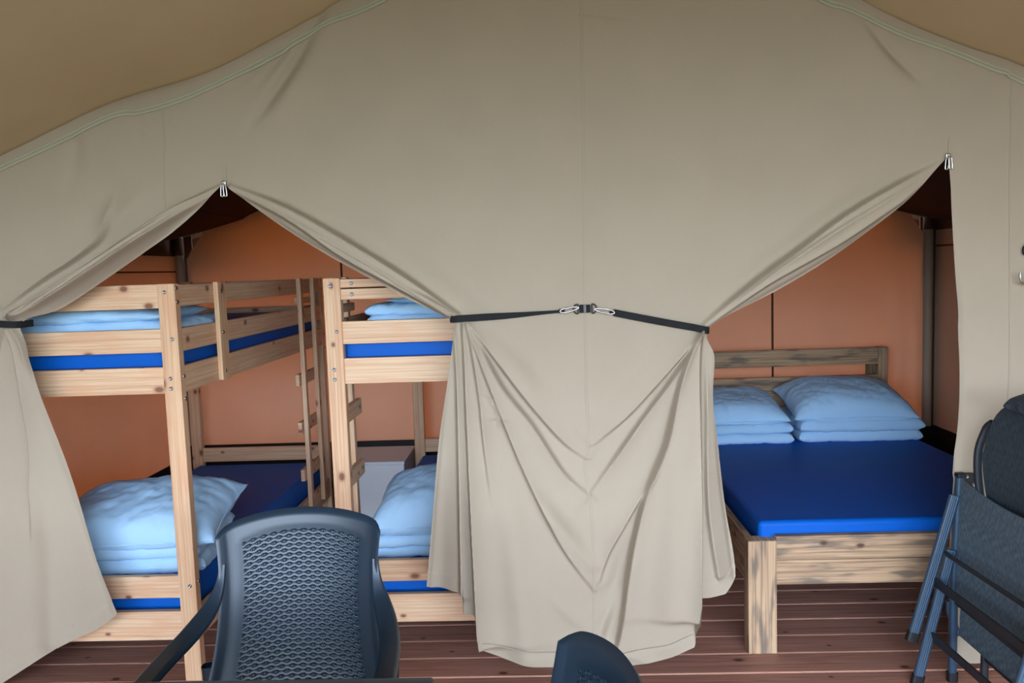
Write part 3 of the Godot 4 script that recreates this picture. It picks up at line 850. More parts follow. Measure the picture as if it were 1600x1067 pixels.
# ---------------------------------------------------------------- foreground furniture
func armchair(label: String, at: Vector3, turn: float) -> Node3D:
	var t := thing("armchair", label, "chair", at, turn, "dark plastic woven-look armchairs")
	# backrest as a thick curved shell; local +z is the front of the chair
	var half := func(v: float) -> float:     # half width of the back at height v (0 seat .. 1 top)
		return 0.226 + 0.018 * pow(v, 3.0) - 0.008 * sin(v * PI) + 0.05 * pow(maxf(1 - v, 0.0), 2.5)
	var depth := func(u: float, v: float) -> float:
		return -0.195 + 0.055 * u * u - 0.15 * v + 0.02 * v * v
	var top := func(u: float) -> float:
		return 0.935 - 0.036 * pow(absf(u), 2.2) - 0.022 * pow(absf(u), 16.0)
	var low := 0.40
	var iu := 0.735    # woven field, as share of the half width
	var field_top := func(u: float) -> float:
		return top.call(u) - 0.058 - 0.012 * u * u
	var nu := 48
	var nv := 44
	var sides := []
	for s in [1.0, -1.0]:
		var p := PackedVector3Array()
		for j in nv + 1:
			for i in nu + 1:
				var u := float(i) / nu * 2 - 1
				var v := float(j) / nv
				var y: float = lerpf(low, top.call(u), v)
				var vv := (y - low) / 0.5
				var x: float = u * half.call(vv)
				var inside := smoothstep(iu + 0.05, iu - 0.01, absf(u)) * smoothstep(field_top.call(u) + 0.010, field_top.call(u) - 0.004, y)
				var rim := smoothstep(0.90, 1.0, absf(u))
				var th := 0.011 - 0.004 * inside + 0.003 * smoothstep(0.82, 0.92, absf(u)) * smoothstep(1.0, 0.95, absf(u))
				var edge := minf(minf((1 - absf(u)) * 0.26, (top.call(u) - y)), 0.012) / 0.012
				th *= sqrt(1 - pow(1 - edge, 2.0))
				p.append(Vector3(x, y, depth.call(u, vv) + s * th + 0.02 * rim * rim))
		sides.append([grid_mesh(p, nu, nv, PackedVector2Array(), s < 0)])
	put("backrest", joined(sides), M.plastic, t)
	# woven field: flat strands pass over and under upright ones
	var cols := 12
	var rows := 35
	var fu := cols * 14
	var fv := rows * 8
	var fp := PackedVector3Array()
	for j in fv + 1:
		for i in fu + 1:
			var u := (float(i) / fu * 2 - 1) * iu
			var v := float(j) / fv
			var y: float = lerpf(low + 0.01, field_top.call(u), v)
			var vv := (y - low) / 0.5
			var cx := float(i) / 14.0
			var cy := float(j) / 8.0
			var row := int(minf(cy, rows - 1))
			var fy := cy - row
			var shift := 0.5 * (row % 2)
			var k := fposmod(cx + shift, 1.0)
			# each strand is a bow tie, broad where it passes over an upright and pinched between two
			var pinch := 2.0 * absf(k - 0.5)
			var widen := 0.17 + 0.30 * smoothstep(0.15, 0.9, pinch)
			var across := absf(fy - 0.5) / widen
			var body := sqrt(maxf(0.0, 1 - across * across * across * across))
			var h := 0.0095 * body * (0.55 + 0.45 * smoothstep(0.1, 0.85, pinch))
			h *= smoothstep(0.0, 0.05, minf(k, 1 - k)) * 0.5 + 0.5
			fp.append(Vector3(u * half.call(vv), y, depth.call(u, vv) + 0.0035 + h))
	var field := put("woven_panel", grid_mesh(fp, fu, fv), M.plastic, t)
	field.set_meta("kind", "stuff")
	field.set_meta("label", "woven basket pattern panel")
	# arms: broad at the back, sweeping forward and out
	for s in [-1.0, 1.0]:
		var pts := PackedVector3Array([Vector3(s * 0.222, 0.80, -0.236), Vector3(s * 0.228, 0.74, -0.215), Vector3(s * 0.246, 0.69, -0.18), Vector3(s * 0.272, 0.655, -0.10), Vector3(s * 0.290, 0.642, 0.0), Vector3(s * 0.297, 0.638, 0.11), Vector3(s * 0.297, 0.630, 0.20), Vector3(s * 0.292, 0.60, 0.245), Vector3(s * 0.290, 0.52, 0.255)])
		pts = spline(pts, 5)
		var sc := PackedFloat32Array()
		for k in pts.size():
			var f := float(k) / (pts.size() - 1)
			sc.append(0.35 + 0.65 * smoothstep(0.0, 0.35, f))
		put("armrest", sweep(pts, oblong(0.056, 0.024, 0.010), Vector3(0, 0.8, 0.6).normalized(), false, true, sc), M.plastic, t)
	# seat and legs
	var seat_p := PackedVector3Array()
	for s in [1.0, -1.0]:
		pass
	var seat := cushion(0.52, 0.50, 0.035, 9.0, 0.0, 0.0, 5, 0.006)
	put("seat", seat, M.plastic, t, Vector3(0, 0.405, 0.03))
	for s in [-1.0, 1.0]:
		var f := spline(PackedVector3Array([Vector3(s * 0.290, 0.56, 0.250), Vector3(s * 0.275, 0.40, 0.245), Vector3(s * 0.262, 0.2, 0.25), Vector3(s * 0.268, 0.0, 0.27)]), 5)
		put("leg", sweep(f, oblong(0.046, 0.034, 0.012), Vector3(0, 0, 1)), M.plastic, t)
		var b := spline(PackedVector3Array([Vector3(s * 0.262, 0.52, -0.19), Vector3(s * 0.255, 0.40, -0.20), Vector3(s * 0.25, 0.2, -0.235), Vector3(s * 0.26, 0.0, -0.275)]), 5)
		put("leg", sweep(b, oblong(0.046, 0.034, 0.012), Vector3(0, 0, 1)), M.plastic, t)
	return t

func table() -> void:
	var t := thing("table", "dark grey garden table edge in front of the woven plastic armchair", "table", Vector3(-0.92, 0, 2.0))
	for k in 7:
		var z := -0.605 + k * 0.172
		wood_no += 1
		put("top_slat", rbox(Vector3(1.32, 0.030, 0.170), 0.006, wood_no), M.table_wood, t, Vector3(0, 0.725, z + 0.085))
	put("apron", rbox(Vector3(1.14, 0.042, 0.92), 0.006), M.plastic, t, Vector3(0, 0.688, 0))
	for x in [-0.55, 0.55]:
		for z in [-0.44, 0.44]:
			put("leg", rbox(Vector3(0.055, 0.68, 0.055), 0.008), M.plastic, t, Vector3(x, 0.34, z))

# a folded recliner stands on its side rails: its width runs along z, from zf (by the partition) to zn
func folded_recliner() -> void:
	var zf := 0.085
	var zn := 0.74
	var t := thing("folded_recliner", "folded charcoal camping recliner in front, showing its slung seat fabric, crossed legs and flat bars", "folding chair", Vector3(1.46, 0, 0.33), 0.0, "folded charcoal recliners by the canvas")
	var o := t.position
	var leg_prof := oblong(0.040, 0.021, 0.009)
	# legs, a pair of each
	for pair in [["leg", Vector3(1.525, 0.732, 0.085), Vector3(1.372, 0.172, 0.085)], ["leg", Vector3(1.516, 0.524, 0.085), Vector3(1.392, 0.0, 0.085)], ["upright", Vector3(1.552, 0.800, 0.085), Vector3(1.534, 0.326, 0.085)], ["upright", Vector3(1.536, 0.339, 0.085), Vector3(1.535, 0.0, 0.085)]]:
		for z in [zf, zn]:
			var a: Vector3 = pair[1]
			var b: Vector3 = pair[2]
			a.z = z + (0.018 if pair[0] == "leg" else 0.0) * (1.0 if z == zf else -1.0)
			b.z = a.z
			var leg := put(pair[0], sweep(PackedVector3Array([a - o, b - o]), leg_prof if pair[0] == "leg" else oblong(0.030, 0.026, 0.010), Vector3(0, 0, 1)), M.frame_blue, t)
			if pair[0] == "leg":
				var dir := (b - a).normalized()
				for g in [-0.0075, 0.0, 0.0075]:
					var sidev := Vector3(0, 0, 1).cross(dir).normalized()
					put("groove", tube(PackedVector3Array([a - o + sidev * g + Vector3(0, 0, 0.0106), b - o - dir * 0.02 + sidev * g + Vector3(0, 0, 0.0106)]), 0.0016, 6, Vector3(0, 0, 1)), M.frame_light, leg)
			if b.y < 0.25:
				var d2 := (b - a).normalized()
				var foot_p := PackedVector3Array([b - d2 * 0.035 - o, b + d2 * 0.001 - o])
				put("foot", sweep(foot_p, oblong(0.047, 0.028, 0.010) if pair[0] == "leg" else oblong(0.038, 0.033, 0.010), Vector3(0, 0, 1)), M.rubber, t)
	# cross bars from end to end
	var bars := [[Vector3(1.490, 0.512, 0.085), 0.020, 0.008], [Vector3(1.456, 0.400, 0.085), 0.042, 0.010], [Vector3(1.447, 0.189, 0.085), 0.042, 0.010]]
	for b in bars:
		var a: Vector3 = b[0]
		put("cross_bar", sweep(PackedVector3Array([Vector3(a.x, a.y, zf - 0.004) - o, Vector3(a.x + 0.02, a.y, zn + 0.004) - o]), oblong(b[2], b[1], 0.0035), Vector3(-0.25, 1, 0).normalized()), M.frame_dark, t)
	# slung fabric between the uprights: a sheet that hangs from the rails, its top edge sagging
	var a := Vector3(1.562, 0.792, 0.085)
	var nz := 26
	var ny := 40
	for face in 1:
		var p := PackedVector3Array()
		for s in [0.0]:
			for j in ny + 1:
				for i in nz + 1:
					var u := float(i) / nz
					var v := float(j) / ny
					var sag := 4.0 * u * (1 - u)
					var y := lerpf(a.y - 0.030 * sag, 0.185, v)
					var x := lerpf(a.x, 1.545, v) + 0.018 * sag * sin(v * PI) + 0.02 * smoothstep(0.72, 0.78, v) - 0.012
					var z := lerpf(zf + 0.012, zn - 0.012, u)
					p.append(Vector3(x, y, z) - o)
		put("seat_fabric", thick_sheet(p, nz, ny, Vector3(0.006, 0, 0)), M.mesh_fabric, t)
	# fold of the fabric over the lower rail
	put("lower_rail", tube(PackedVector3Array([Vector3(1.545, 0.315, zf) - o, Vector3(1.545, 0.315, zn) - o]), 0.012, 10), M.frame_dark, t)
	# curved tube and the locking knob
	put("curved_tube", tube(spline(PackedVector3Array([Vector3(1.524, 0.314, 0.075) - o, Vector3(1.527, 0.270, 0.072) - o, Vector3(1.542, 0.227, 0.072) - o, Vector3(1.560, 0.181, 0.085) - o]), 6), 0.0115, 10), M.frame_blue, t)
	var kb := put("knob", lathe([Vector2(0, 0.012), Vector2(0.010, 0.012), Vector2(0.014, 0.008), Vector2(0.014, 0.0), Vector2(0.008, -0.006)], 18), M.rubber, t, Vector3(1.558, 0.590, 0.062) - o)
	kb.rotation.x = PI * 0.5
	var hg := put("hinge", plate(PackedVector2Array([Vector2(-0.034, -0.005), Vector2(-0.028, 0.022), Vector2(0.030, 0.020), Vector2(0.046, 0.0), Vector2(0.040, -0.030), Vector2(0.014, -0.034)]), -0.008, 0.008), M.rubber, t, Vector3(1.583, 0.788, 0.080) - o)
	for q in [Vector2(-0.008, 0.010), Vector2(0.026, 0.006), Vector2(0.018, -0.022)]:
		var s := put("rivet", M.bolt_mesh, M.steel, hg, Vector3(q.x, q.y, 0.008))
		s.rotation.x = PI * 0.5
	var cap := put("end_cap", rbox(Vector3(0.034, 0.018, 0.032), 0.006), M.rubber, t, Vector3(1.554, 0.804, 0.085) - o)
	cap.rotation.z = 0.05
	# second recliner behind: its tall rounded back and the tube around it
	var r := thing("folded_recliner", "second folded recliner behind, with a tall rounded dark backrest and small headrest", "folding chair", Vector3(1.63, 0, 0.44), 0.0, "folded charcoal recliners by the canvas")
	var o2 := r.position
	var c := 0.47
	var hw := 0.27
	var bp := PackedVector3Array()
	var nb := 24
	var rowsb := 34
	for j in rowsb + 1:
		for i in nb + 1:
			var u := float(i) / nb * 2 - 1
			var v := float(j) / rowsb
			var topy: float = 1.135 - 0.13 * pow(absf(u), 2.6) - 0.10 * pow(absf(u), 9.0)
			var y: float = lerpf(topy, 0.30, v)
			var x := 1.615 - 0.045 * smoothstep(0.55, 0.90, y) + 0.02 * (1 - u * u)
			bp.append(Vector3(x, y, c + u * hw) - o2)
	put("back_fabric", thick_sheet(bp, nb, rowsb, Vector3(0.010, 0, 0)), M.mesh_fabric_dark, r)
	put("headrest", cushion(0.10, 0.30, 0.07, 3.5, 0.02, 0.002, 9), M.mesh_fabric_dark, r, Vector3(-0.018, 1.095 - 0.0, c + 0.02 - o2.z)).rotation.z = 0.2
	for s in [-1.0, 1.0]:
		var fr := spline(PackedVector3Array([Vector3(1.600, 0.02, c + s * 0.285), Vector3(1.600, 0.50, c + s * 0.285), Vector3(1.563, 0.86, c + s * 0.287), Vector3(1.578, 0.99, c + s * 0.272), Vector3(1.592, 1.03, c + s * 0.245)]), 6)
		var q := PackedVector3Array()
		for e in fr:
			q.append(e - o2)
		put("frame_tube", sweep(q, oblong(0.028, 0.022, 0.009), Vector3(0, 0, 1)), M.frame_dark, r)
		put("foot", rbox(Vector3(0.036, 0.03, 0.034), 0.008), M.rubber, r, Vector3(1.600, 0.015, c + s * 0.285) - o2)
	put("cross_bar", tube(PackedVector3Array([Vector3(1.603, 0.14, c - 0.285) - o2, Vector3(1.603, 0.14, c + 0.285) - o2]), 0.010), M.frame_dark, r)

func thick_sheet(p: PackedVector3Array, cols: int, rows: int, by: Vector3) -> ArrayMesh:
	var q := PackedVector3Array()
	for e in p:
		q.append(e + by)
	var uv := PackedVector2Array()
	for e in p:
		uv.append(Vector2(e.z, e.y))
	var w := cols + 1
	var loop := PackedVector3Array()
	var path := []
	for i in w: path.append(i)
	for j in range(1, rows + 1): path.append(j * w + cols)
	for i in range(cols - 1, -1, -1): path.append(rows * w + i)
	for j in range(rows - 1, -1, -1): path.append(j * w)
	for k in path: loop.append(p[k])
	for k in path: loop.append(q[k])
	return joined([[grid_mesh(p, cols, rows, uv, true)], [grid_mesh(q, cols, rows, uv, false)], [grid_mesh(loop, path.size() - 1, 1, PackedVector2Array(), true)]])

func lathe(prof: Array, sides: int) -> ArrayMesh:
	var p := PackedVector3Array()
	for q in prof:
		for i in sides + 1:
			var a := TAU * i / sides
			p.append(Vector3(cos(a) * q.x, q.y, sin(a) * q.x))
	return grid_mesh(p, sides, prof.size() - 1, PackedVector2Array(), false, true)

# ---------------------------------------------------------------- the tent
func build_floor() -> void:
	structure("ground", plate(PackedVector2Array([Vector2(-40, -40), Vector2(40, -40), Vector2(40, 40), Vector2(-40, 40)]), -0.02, 0.0), M.grass, Vector3(0, -0.30, 0)).rotation.x = -PI * 0.5
	var f := structure("floor", rbox(Vector3(6.3, 0.20, 7.3), 0.01), M.underfloor, Vector3(0.1, -0.131, 0.95))
	var prof := [Vector2(-0.0775, -0.028), Vector2(-0.0775, -0.006), Vector2(-0.0755, -0.0015), Vector2(-0.0715, 0.0), Vector2(0.0715, 0.0), Vector2(0.0755, -0.0015), Vector2(0.0775, -0.006), Vector2(0.0775, -0.028)]
	for k in 44:
		var z := 4.486 - 0.16 * k - 0.08
		rng.seed = 400 + k
		var st := SurfaceTool.new()
		var edges := SurfaceTool.new()
		st.begin(Mesh.PRIMITIVE_TRIANGLES)
		edges.begin(Mesh.PRIMITIVE_TRIANGLES)
		var off := Vector2(rng.randf(), rng.randf() * 3.0)
		var lift := rng.randf_range(-0.0012, 0.0012)
		for i in prof.size() - 1:
			var a: Vector2 = prof[i]
			var b: Vector2 = prof[i + 1]
			var lit := i == 1 or i == 2 or i == 4 or i == 5  # rounded edges get a paler colour, a painted edge highlight
			var tool: SurfaceTool = edges if lit else st
			var d := b - a
			var n := Vector3(0, d.x, -d.y).normalized()
			for q in [[a, -3.0], [b, 3.2], [b, -3.0], [a, -3.0], [a, 3.2], [b, 3.2]]:
				tool.set_normal(n)
				tool.set_uv(Vector2(q[1], q[0].x + q[0].y) + off)
				tool.add_vertex(Vector3(q[1], q[0].y + lift, q[0].x))
		var mesh := st.commit()
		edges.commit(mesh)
		var o := put("floor_board", mesh, null, f, Vector3(0, 0.131, z - 0.95) - Vector3(0.1, 0, 0))
		o.set_surface_override_material(0, M.deck)
		o.set_surface_override_material(1, M.deck_lit_edge)

func roof_profile(drop: float) -> PackedVector2Array:
	var p := PackedVector2Array()
	for q in roof_line:
		p.append(q + Vector2(0, -drop))
	return p

# the roof skin: the line of the partition's top carried along z, sagging a little between the frames
func roof_skin(z0: float, z1: float, lift: float, thick: float, frames: float) -> ArrayMesh:
	var line := []
	for k in roof_line.size() - 1:
		for i in 2:
			line.append(roof_line[k].lerp(roof_line[k + 1], i * 0.5))
	line.append(roof_line[roof_line.size() - 1])
	var cols := line.size() - 1
	var rows := 60
	var parts := []
	for s in 2:
		var p := PackedVector3Array()
		for j in rows + 1:
			var z := lerpf(z0, z1, float(j) / rows)
			for i in cols + 1:
				var q: Vector2 = line[i]
				var away := minf(absf(z - 0.12), 1.0)
				var sag := 0.03 * away * sin(clampf((q.x + 2.85) / 5.9, 0, 1) * TAU) * 0.0 - frames * 0.035 * sin(PI * minf(away, 1.0)) + 0.012 * away * noise.get_noise_3d(q.x * 1.6, z * 0.8, 30.0)
				p.append(Vector3(q.x, q.y + lift + sag + thick * s, z))
		parts.append([grid_mesh(p, cols, rows, PackedVector2Array(), s == 0)])
	return joined(parts)

func build_tent() -> void:
	# outer roof over the whole tent, brown liner below it over the bedroom
	var roof := structure("ceiling", roof_skin(-2.62, 4.45, 0.012, 0.012, 1.0), M.roof, Vector3.ZERO)
	var pi := put("inner_liner", roof_skin(-2.60, 0.07, -0.05, 0.012, 0.3), M.liner, roof)
	pi.set_meta("label", "dark brown roof liner of the bedroom")
	# unseen canvas flap over the open front, added to darken the upper partition
	var added_gable := PackedVector2Array()
	for q in roof_line:
		added_gable.append(q + Vector2(0, 0.012))
	added_gable.append(Vector2(3.05, 1.70))
	for k in 31:
		added_gable.append(Vector2(lerpf(3.04, -2.84, k / 30.0), 2.06 - 0.12 * pow(absf(k / 15.0 - 1), 2.0) + (0.02 if k % 2 else 0.0)))
	put("added_front_gable", plate(added_gable, -0.004, 0.004), M.canvas_out, roof, Vector3(0, 0, 4.42))
	# side walls: canvas outside, orange bedroom cloth inside, black tub round the foot
	for s in [-1, 1]:
		var x := -2.86 if s < 0 else 3.06
		var xi := -2.53 if s < 0 else 2.68
		var h := 1.90 if s < 0 else 1.84
		var w := structure("wall_left" if s < 0 else "wall_right", rbox(Vector3(0.02, h, 4.3 if s < 0 else 6.9), 0.004), M.canvas_out, Vector3(x, h * 0.5 - 0.02, 2.13 if s < 0 else 0.83))
		var hi := 1.80
		put("inner_cloth", rbox(Vector3(0.012, hi, 2.62), 0.003), M.orange, w, Vector3(xi, hi * 0.5, -1.25) - w.position)
		put("eave_strip", rbox(Vector3(0.014, 0.26, 2.62), 0.003), M.liner, w, Vector3(xi, 1.925, -1.25) - w.position)
		put("seam", rbox(Vector3(0.008, 0.010, 2.60), 0.003), M.liner, w, Vector3(xi - s * 0.008, 1.69, -1.25) - w.position)
		var th := 0.395 if s < 0 else 0.47
		put("tub_edge", rbox(Vector3(0.010, th, 2.60), 0.003), M.tub, w, Vector3(xi - s * 0.014, th * 0.5, -1.25) - w.position)
	# the bedroom's back wall: one orange sheet, lighter where day comes through, clipped at the top corners
	var out := PackedVector2Array()
	var top := [Vector2(-2.44, 1.77), Vector2(-2.405, 1.83), Vector2(-2.30, 1.965), Vector2(-2.24, 2.01), Vector2(-1.93, 2.115), Vector2(-0.8, 2.50), Vector2(0.1, 2.82), Vector2(1.0, 2.50), Vector2(2.06, 2.13), Vector2(2.40, 2.01), Vector2(2.47, 1.95), Vector2(2.56, 1.81), Vector2(2.575, 1.77)]
	top = smooth_path(top, 3)
	var cols := 130
	var rows := 70
	var parts := []
	for s in 2:
		var p := PackedVector3Array()
		for j in rows + 1:
			for i in cols + 1:
				var x := lerpf(-2.44, 2.60, float(i) / cols)
				var hi := along(top, x, 0)
				var y := lerpf(0.0, hi, float(j) / rows)
				var z := -2.42 + 0.014 * noise.get_noise_3d(x * 2.0, y * 0.7, 60.0)
				# slack folds beside the two corners
				for e in [2.50, 2.40, -2.36]:
					z += 0.022 * exp(-pow((x - e - (hi - y) * 0.03 * signf(e)) / 0.030, 2.0)) * smoothstep(0.1, 0.8, hi - y)
				p.append(Vector3(x, y, z - 0.004 * s))
		parts.append([grid_mesh(p, cols, rows, PackedVector2Array(), s == 1)])
	var back := structure("wall_back", joined(parts), M.orange)
	for x in [1.575, -1.36, 0.1]:
		var hi := along(top, x, 0)
		put("seam", rbox(Vector3(0.013, hi - 0.02, 0.012), 0.003), M.seam_dark, back, Vector3(x, hi * 0.5, -2.408))
	put("tub_edge", rbox(Vector3(5.2, 0.47, 0.012), 0.003), M.tub, back, Vector3(0.1, 0.235, -2.385))
	# dark corner flaps between the back wall and the side walls
	for s in [-1, 1]:
		var fl := put("corner_flap", rbox(Vector3(0.24, 2.08, 0.012), 0.003), M.liner, back, Vector3(-2.525 if s < 0 else 2.69, 1.04, -2.445))
		fl.set_meta("label", "dark brown corner flap")
		put("corner_flap", rbox(Vector3(0.46, 0.36, 0.010), 0.003), M.liner, back, Vector3(-2.44 if s < 0 else 2.64, 1.90, -2.605))
	# frame poles in the rear corners
	for x in [-2.485, 2.612]:
		var t := thing("tent_pole", "grey upright frame pole in the rear corner by the " + ("bunk bed" if x < 0 else "double bed"), "pole", Vector3(x, 0, -2.41), 0.0, "grey frame poles")
		put("shaft", tube(PackedVector3Array([Vector3(0, 0, 0), Vector3(0, 1.95, 0)]), 0.030, 16, Vector3(0, 0, 1)), M.pole, t)
		put("joint", tube(PackedVector3Array([Vector3(0, 1.80, 0), Vector3(0, 1.92, 0)]), 0.034, 16, Vector3(0, 0, 1)), M.liner, t)

func small_things() -> void:
	# white box between the bunks
	var b := thing("storage_box", "plain white box on the floor between the two bunk beds by the rear wall", "box", Vector3(-1.10, 0, -2.125))
	put("body", rbox(Vector3(0.405, 0.415, 0.45), 0.006), M.white, b, Vector3(0, 0.2075, 0))
	put("lid", rbox(Vector3(0.415, 0.022, 0.46), 0.006), M.white, b, Vector3(0, 0.425, 0))
	# hook on the canvas
	var q := Vector2(1.724, 1.534)
	var z := canvas_z(q.x, q.y)
	var h := thing("hook", "small bent metal hook hanging on the canvas at the frame edge", "hook", Vector3(q.x, q.y, z + 0.02))
	put("wire", tube(spline(PackedVector3Array([Vector3(-0.010, 0.022, 0.016), Vector3(-0.011, 0.004, 0.018), Vector3(-0.004, -0.014, 0.016), Vector3(0.012, -0.018, 0.010), Vector3(0.026, -0.010, 0.002), Vector3(0.031, 0.02, -0.008), Vector3(0.033, 0.085, -0.010)]), 6), 0.0045, 10, Vector3(0, 0, 1)), M.chrome, h)
	put("eyelet", lathe([Vector2(0.008, 0.0), Vector2(0.017, 0.004), Vector2(0.024, 0.0), Vector2(0.017, -0.004)], 20), M.rubber, h, Vector3(0.033, 0.10, -0.010)).rotation.x = PI * 0.5

func beds() -> void:
	bunk("pine bunk bed with a broad top front rail, its ladder at the far end", Vector3(-2.343, 0, 0), 1.0, true, 2.12, 0.07)
	bunk("pine bunk bed beside the middle curtain, its front end with two slim top rails", Vector3(-0.875, 0, -0.13), -1.0, false, 2.12, 0.07)
	var g := "blue mattresses"
	mattress("upper blue mattress of the bunk bed at the side curtain", Vector3(-2.343 + 0.46, 1.268, -1.06), Vector3(0.815, 0.14, 1.99), g)
	mattress("lower blue mattress of the bunk bed at the side curtain", Vector3(-2.343 + 0.46, 0.258, -1.06), Vector3(0.815, 0.15, 1.99), g)
	mattress("upper blue mattress of the bunk bed at the middle curtain", Vector3(-0.875 + 0.46, 1.268, -1.19), Vector3(0.815, 0.14, 1.99), g)
	mattress("lower blue mattress of the bunk bed at the middle curtain", Vector3(-0.875 + 0.46, 0.258, -1.19), Vector3(0.815, 0.15, 1.99), g)
	double_bed()
	# bedding
	duvet("folded light blue duvet under the plump pillow on the lower bunk by the side curtain", Vector3(-1.80, 0.408, -0.34), Vector3(0.70, 0.13, 0.50), 0.05, 2, 21)
	pillow("plump light blue pillow on the lower bunk by the side curtain", Vector3(-1.76, 0.522, -0.33), Vector3(0.74, 0.20, 0.50), Vector3(0.22, 0.06, 0.02), 31)
	duvet("folded light blue duvet on the upper bunk by the side curtain", Vector3(-1.83, 1.408, -0.33), Vector3(0.78, 0.055, 0.48), 0.0, 1, 41)
	pillow("flat light blue pillow on the upper bunk by the side curtain", Vector3(-1.86, 1.458, -0.31), Vector3(0.70, 0.085, 0.44), Vector3(0.03, 0.02, 0.0), 42)
	duvet("folded light blue duvet on the lower bunk beside the middle curtain", Vector3(-0.43, 0.408, -0.47), Vector3(0.70, 0.10, 0.50), 0.0, 2, 51)
	pillow("light blue pillow on the lower bunk beside the middle curtain", Vector3(-0.40, 0.495, -0.47), Vector3(0.72, 0.24, 0.52), Vector3(0.12, 0.0, 0.03), 61)
	duvet("folded light blue duvet on the upper bunk beside the middle curtain", Vector3(-0.40, 1.408, -0.52), Vector3(0.70, 0.085, 0.50), 0.0, 2, 71)
	pillow("light blue pillow on the upper bunk beside the middle curtain", Vector3(-0.34, 1.487, -0.52), Vector3(0.62, 0.07, 0.42), Vector3(0.0, 0.0, 0.0), 72)
	duvet("folded light blue duvet on the double bed half hidden by the middle curtain", Vector3(1.15, 0.549, -1.86), Vector3(0.66, 0.115, 0.50), 0.02, 2, 81)
	pillow("light blue pillow on the double bed half hidden by the middle curtain", Vector3(1.12, 0.655, -1.88), Vector3(0.68, 0.17, 0.50), Vector3(0.16, -0.03, 0.02), 91)
	duvet("folded light blue duvet on the double bed nearest the grey corner pole", Vector3(1.87, 0.549, -1.86), Vector3(0.74, 0.125, 0.52), -0.02, 2, 101)
	pillow("plump light blue pillow on the double bed nearest the grey corner pole", Vector3(1.84, 0.665, -1.87), Vector3(0.71, 0.21, 0.52), Vector3(0.20, -0.03, 0.0), 111)

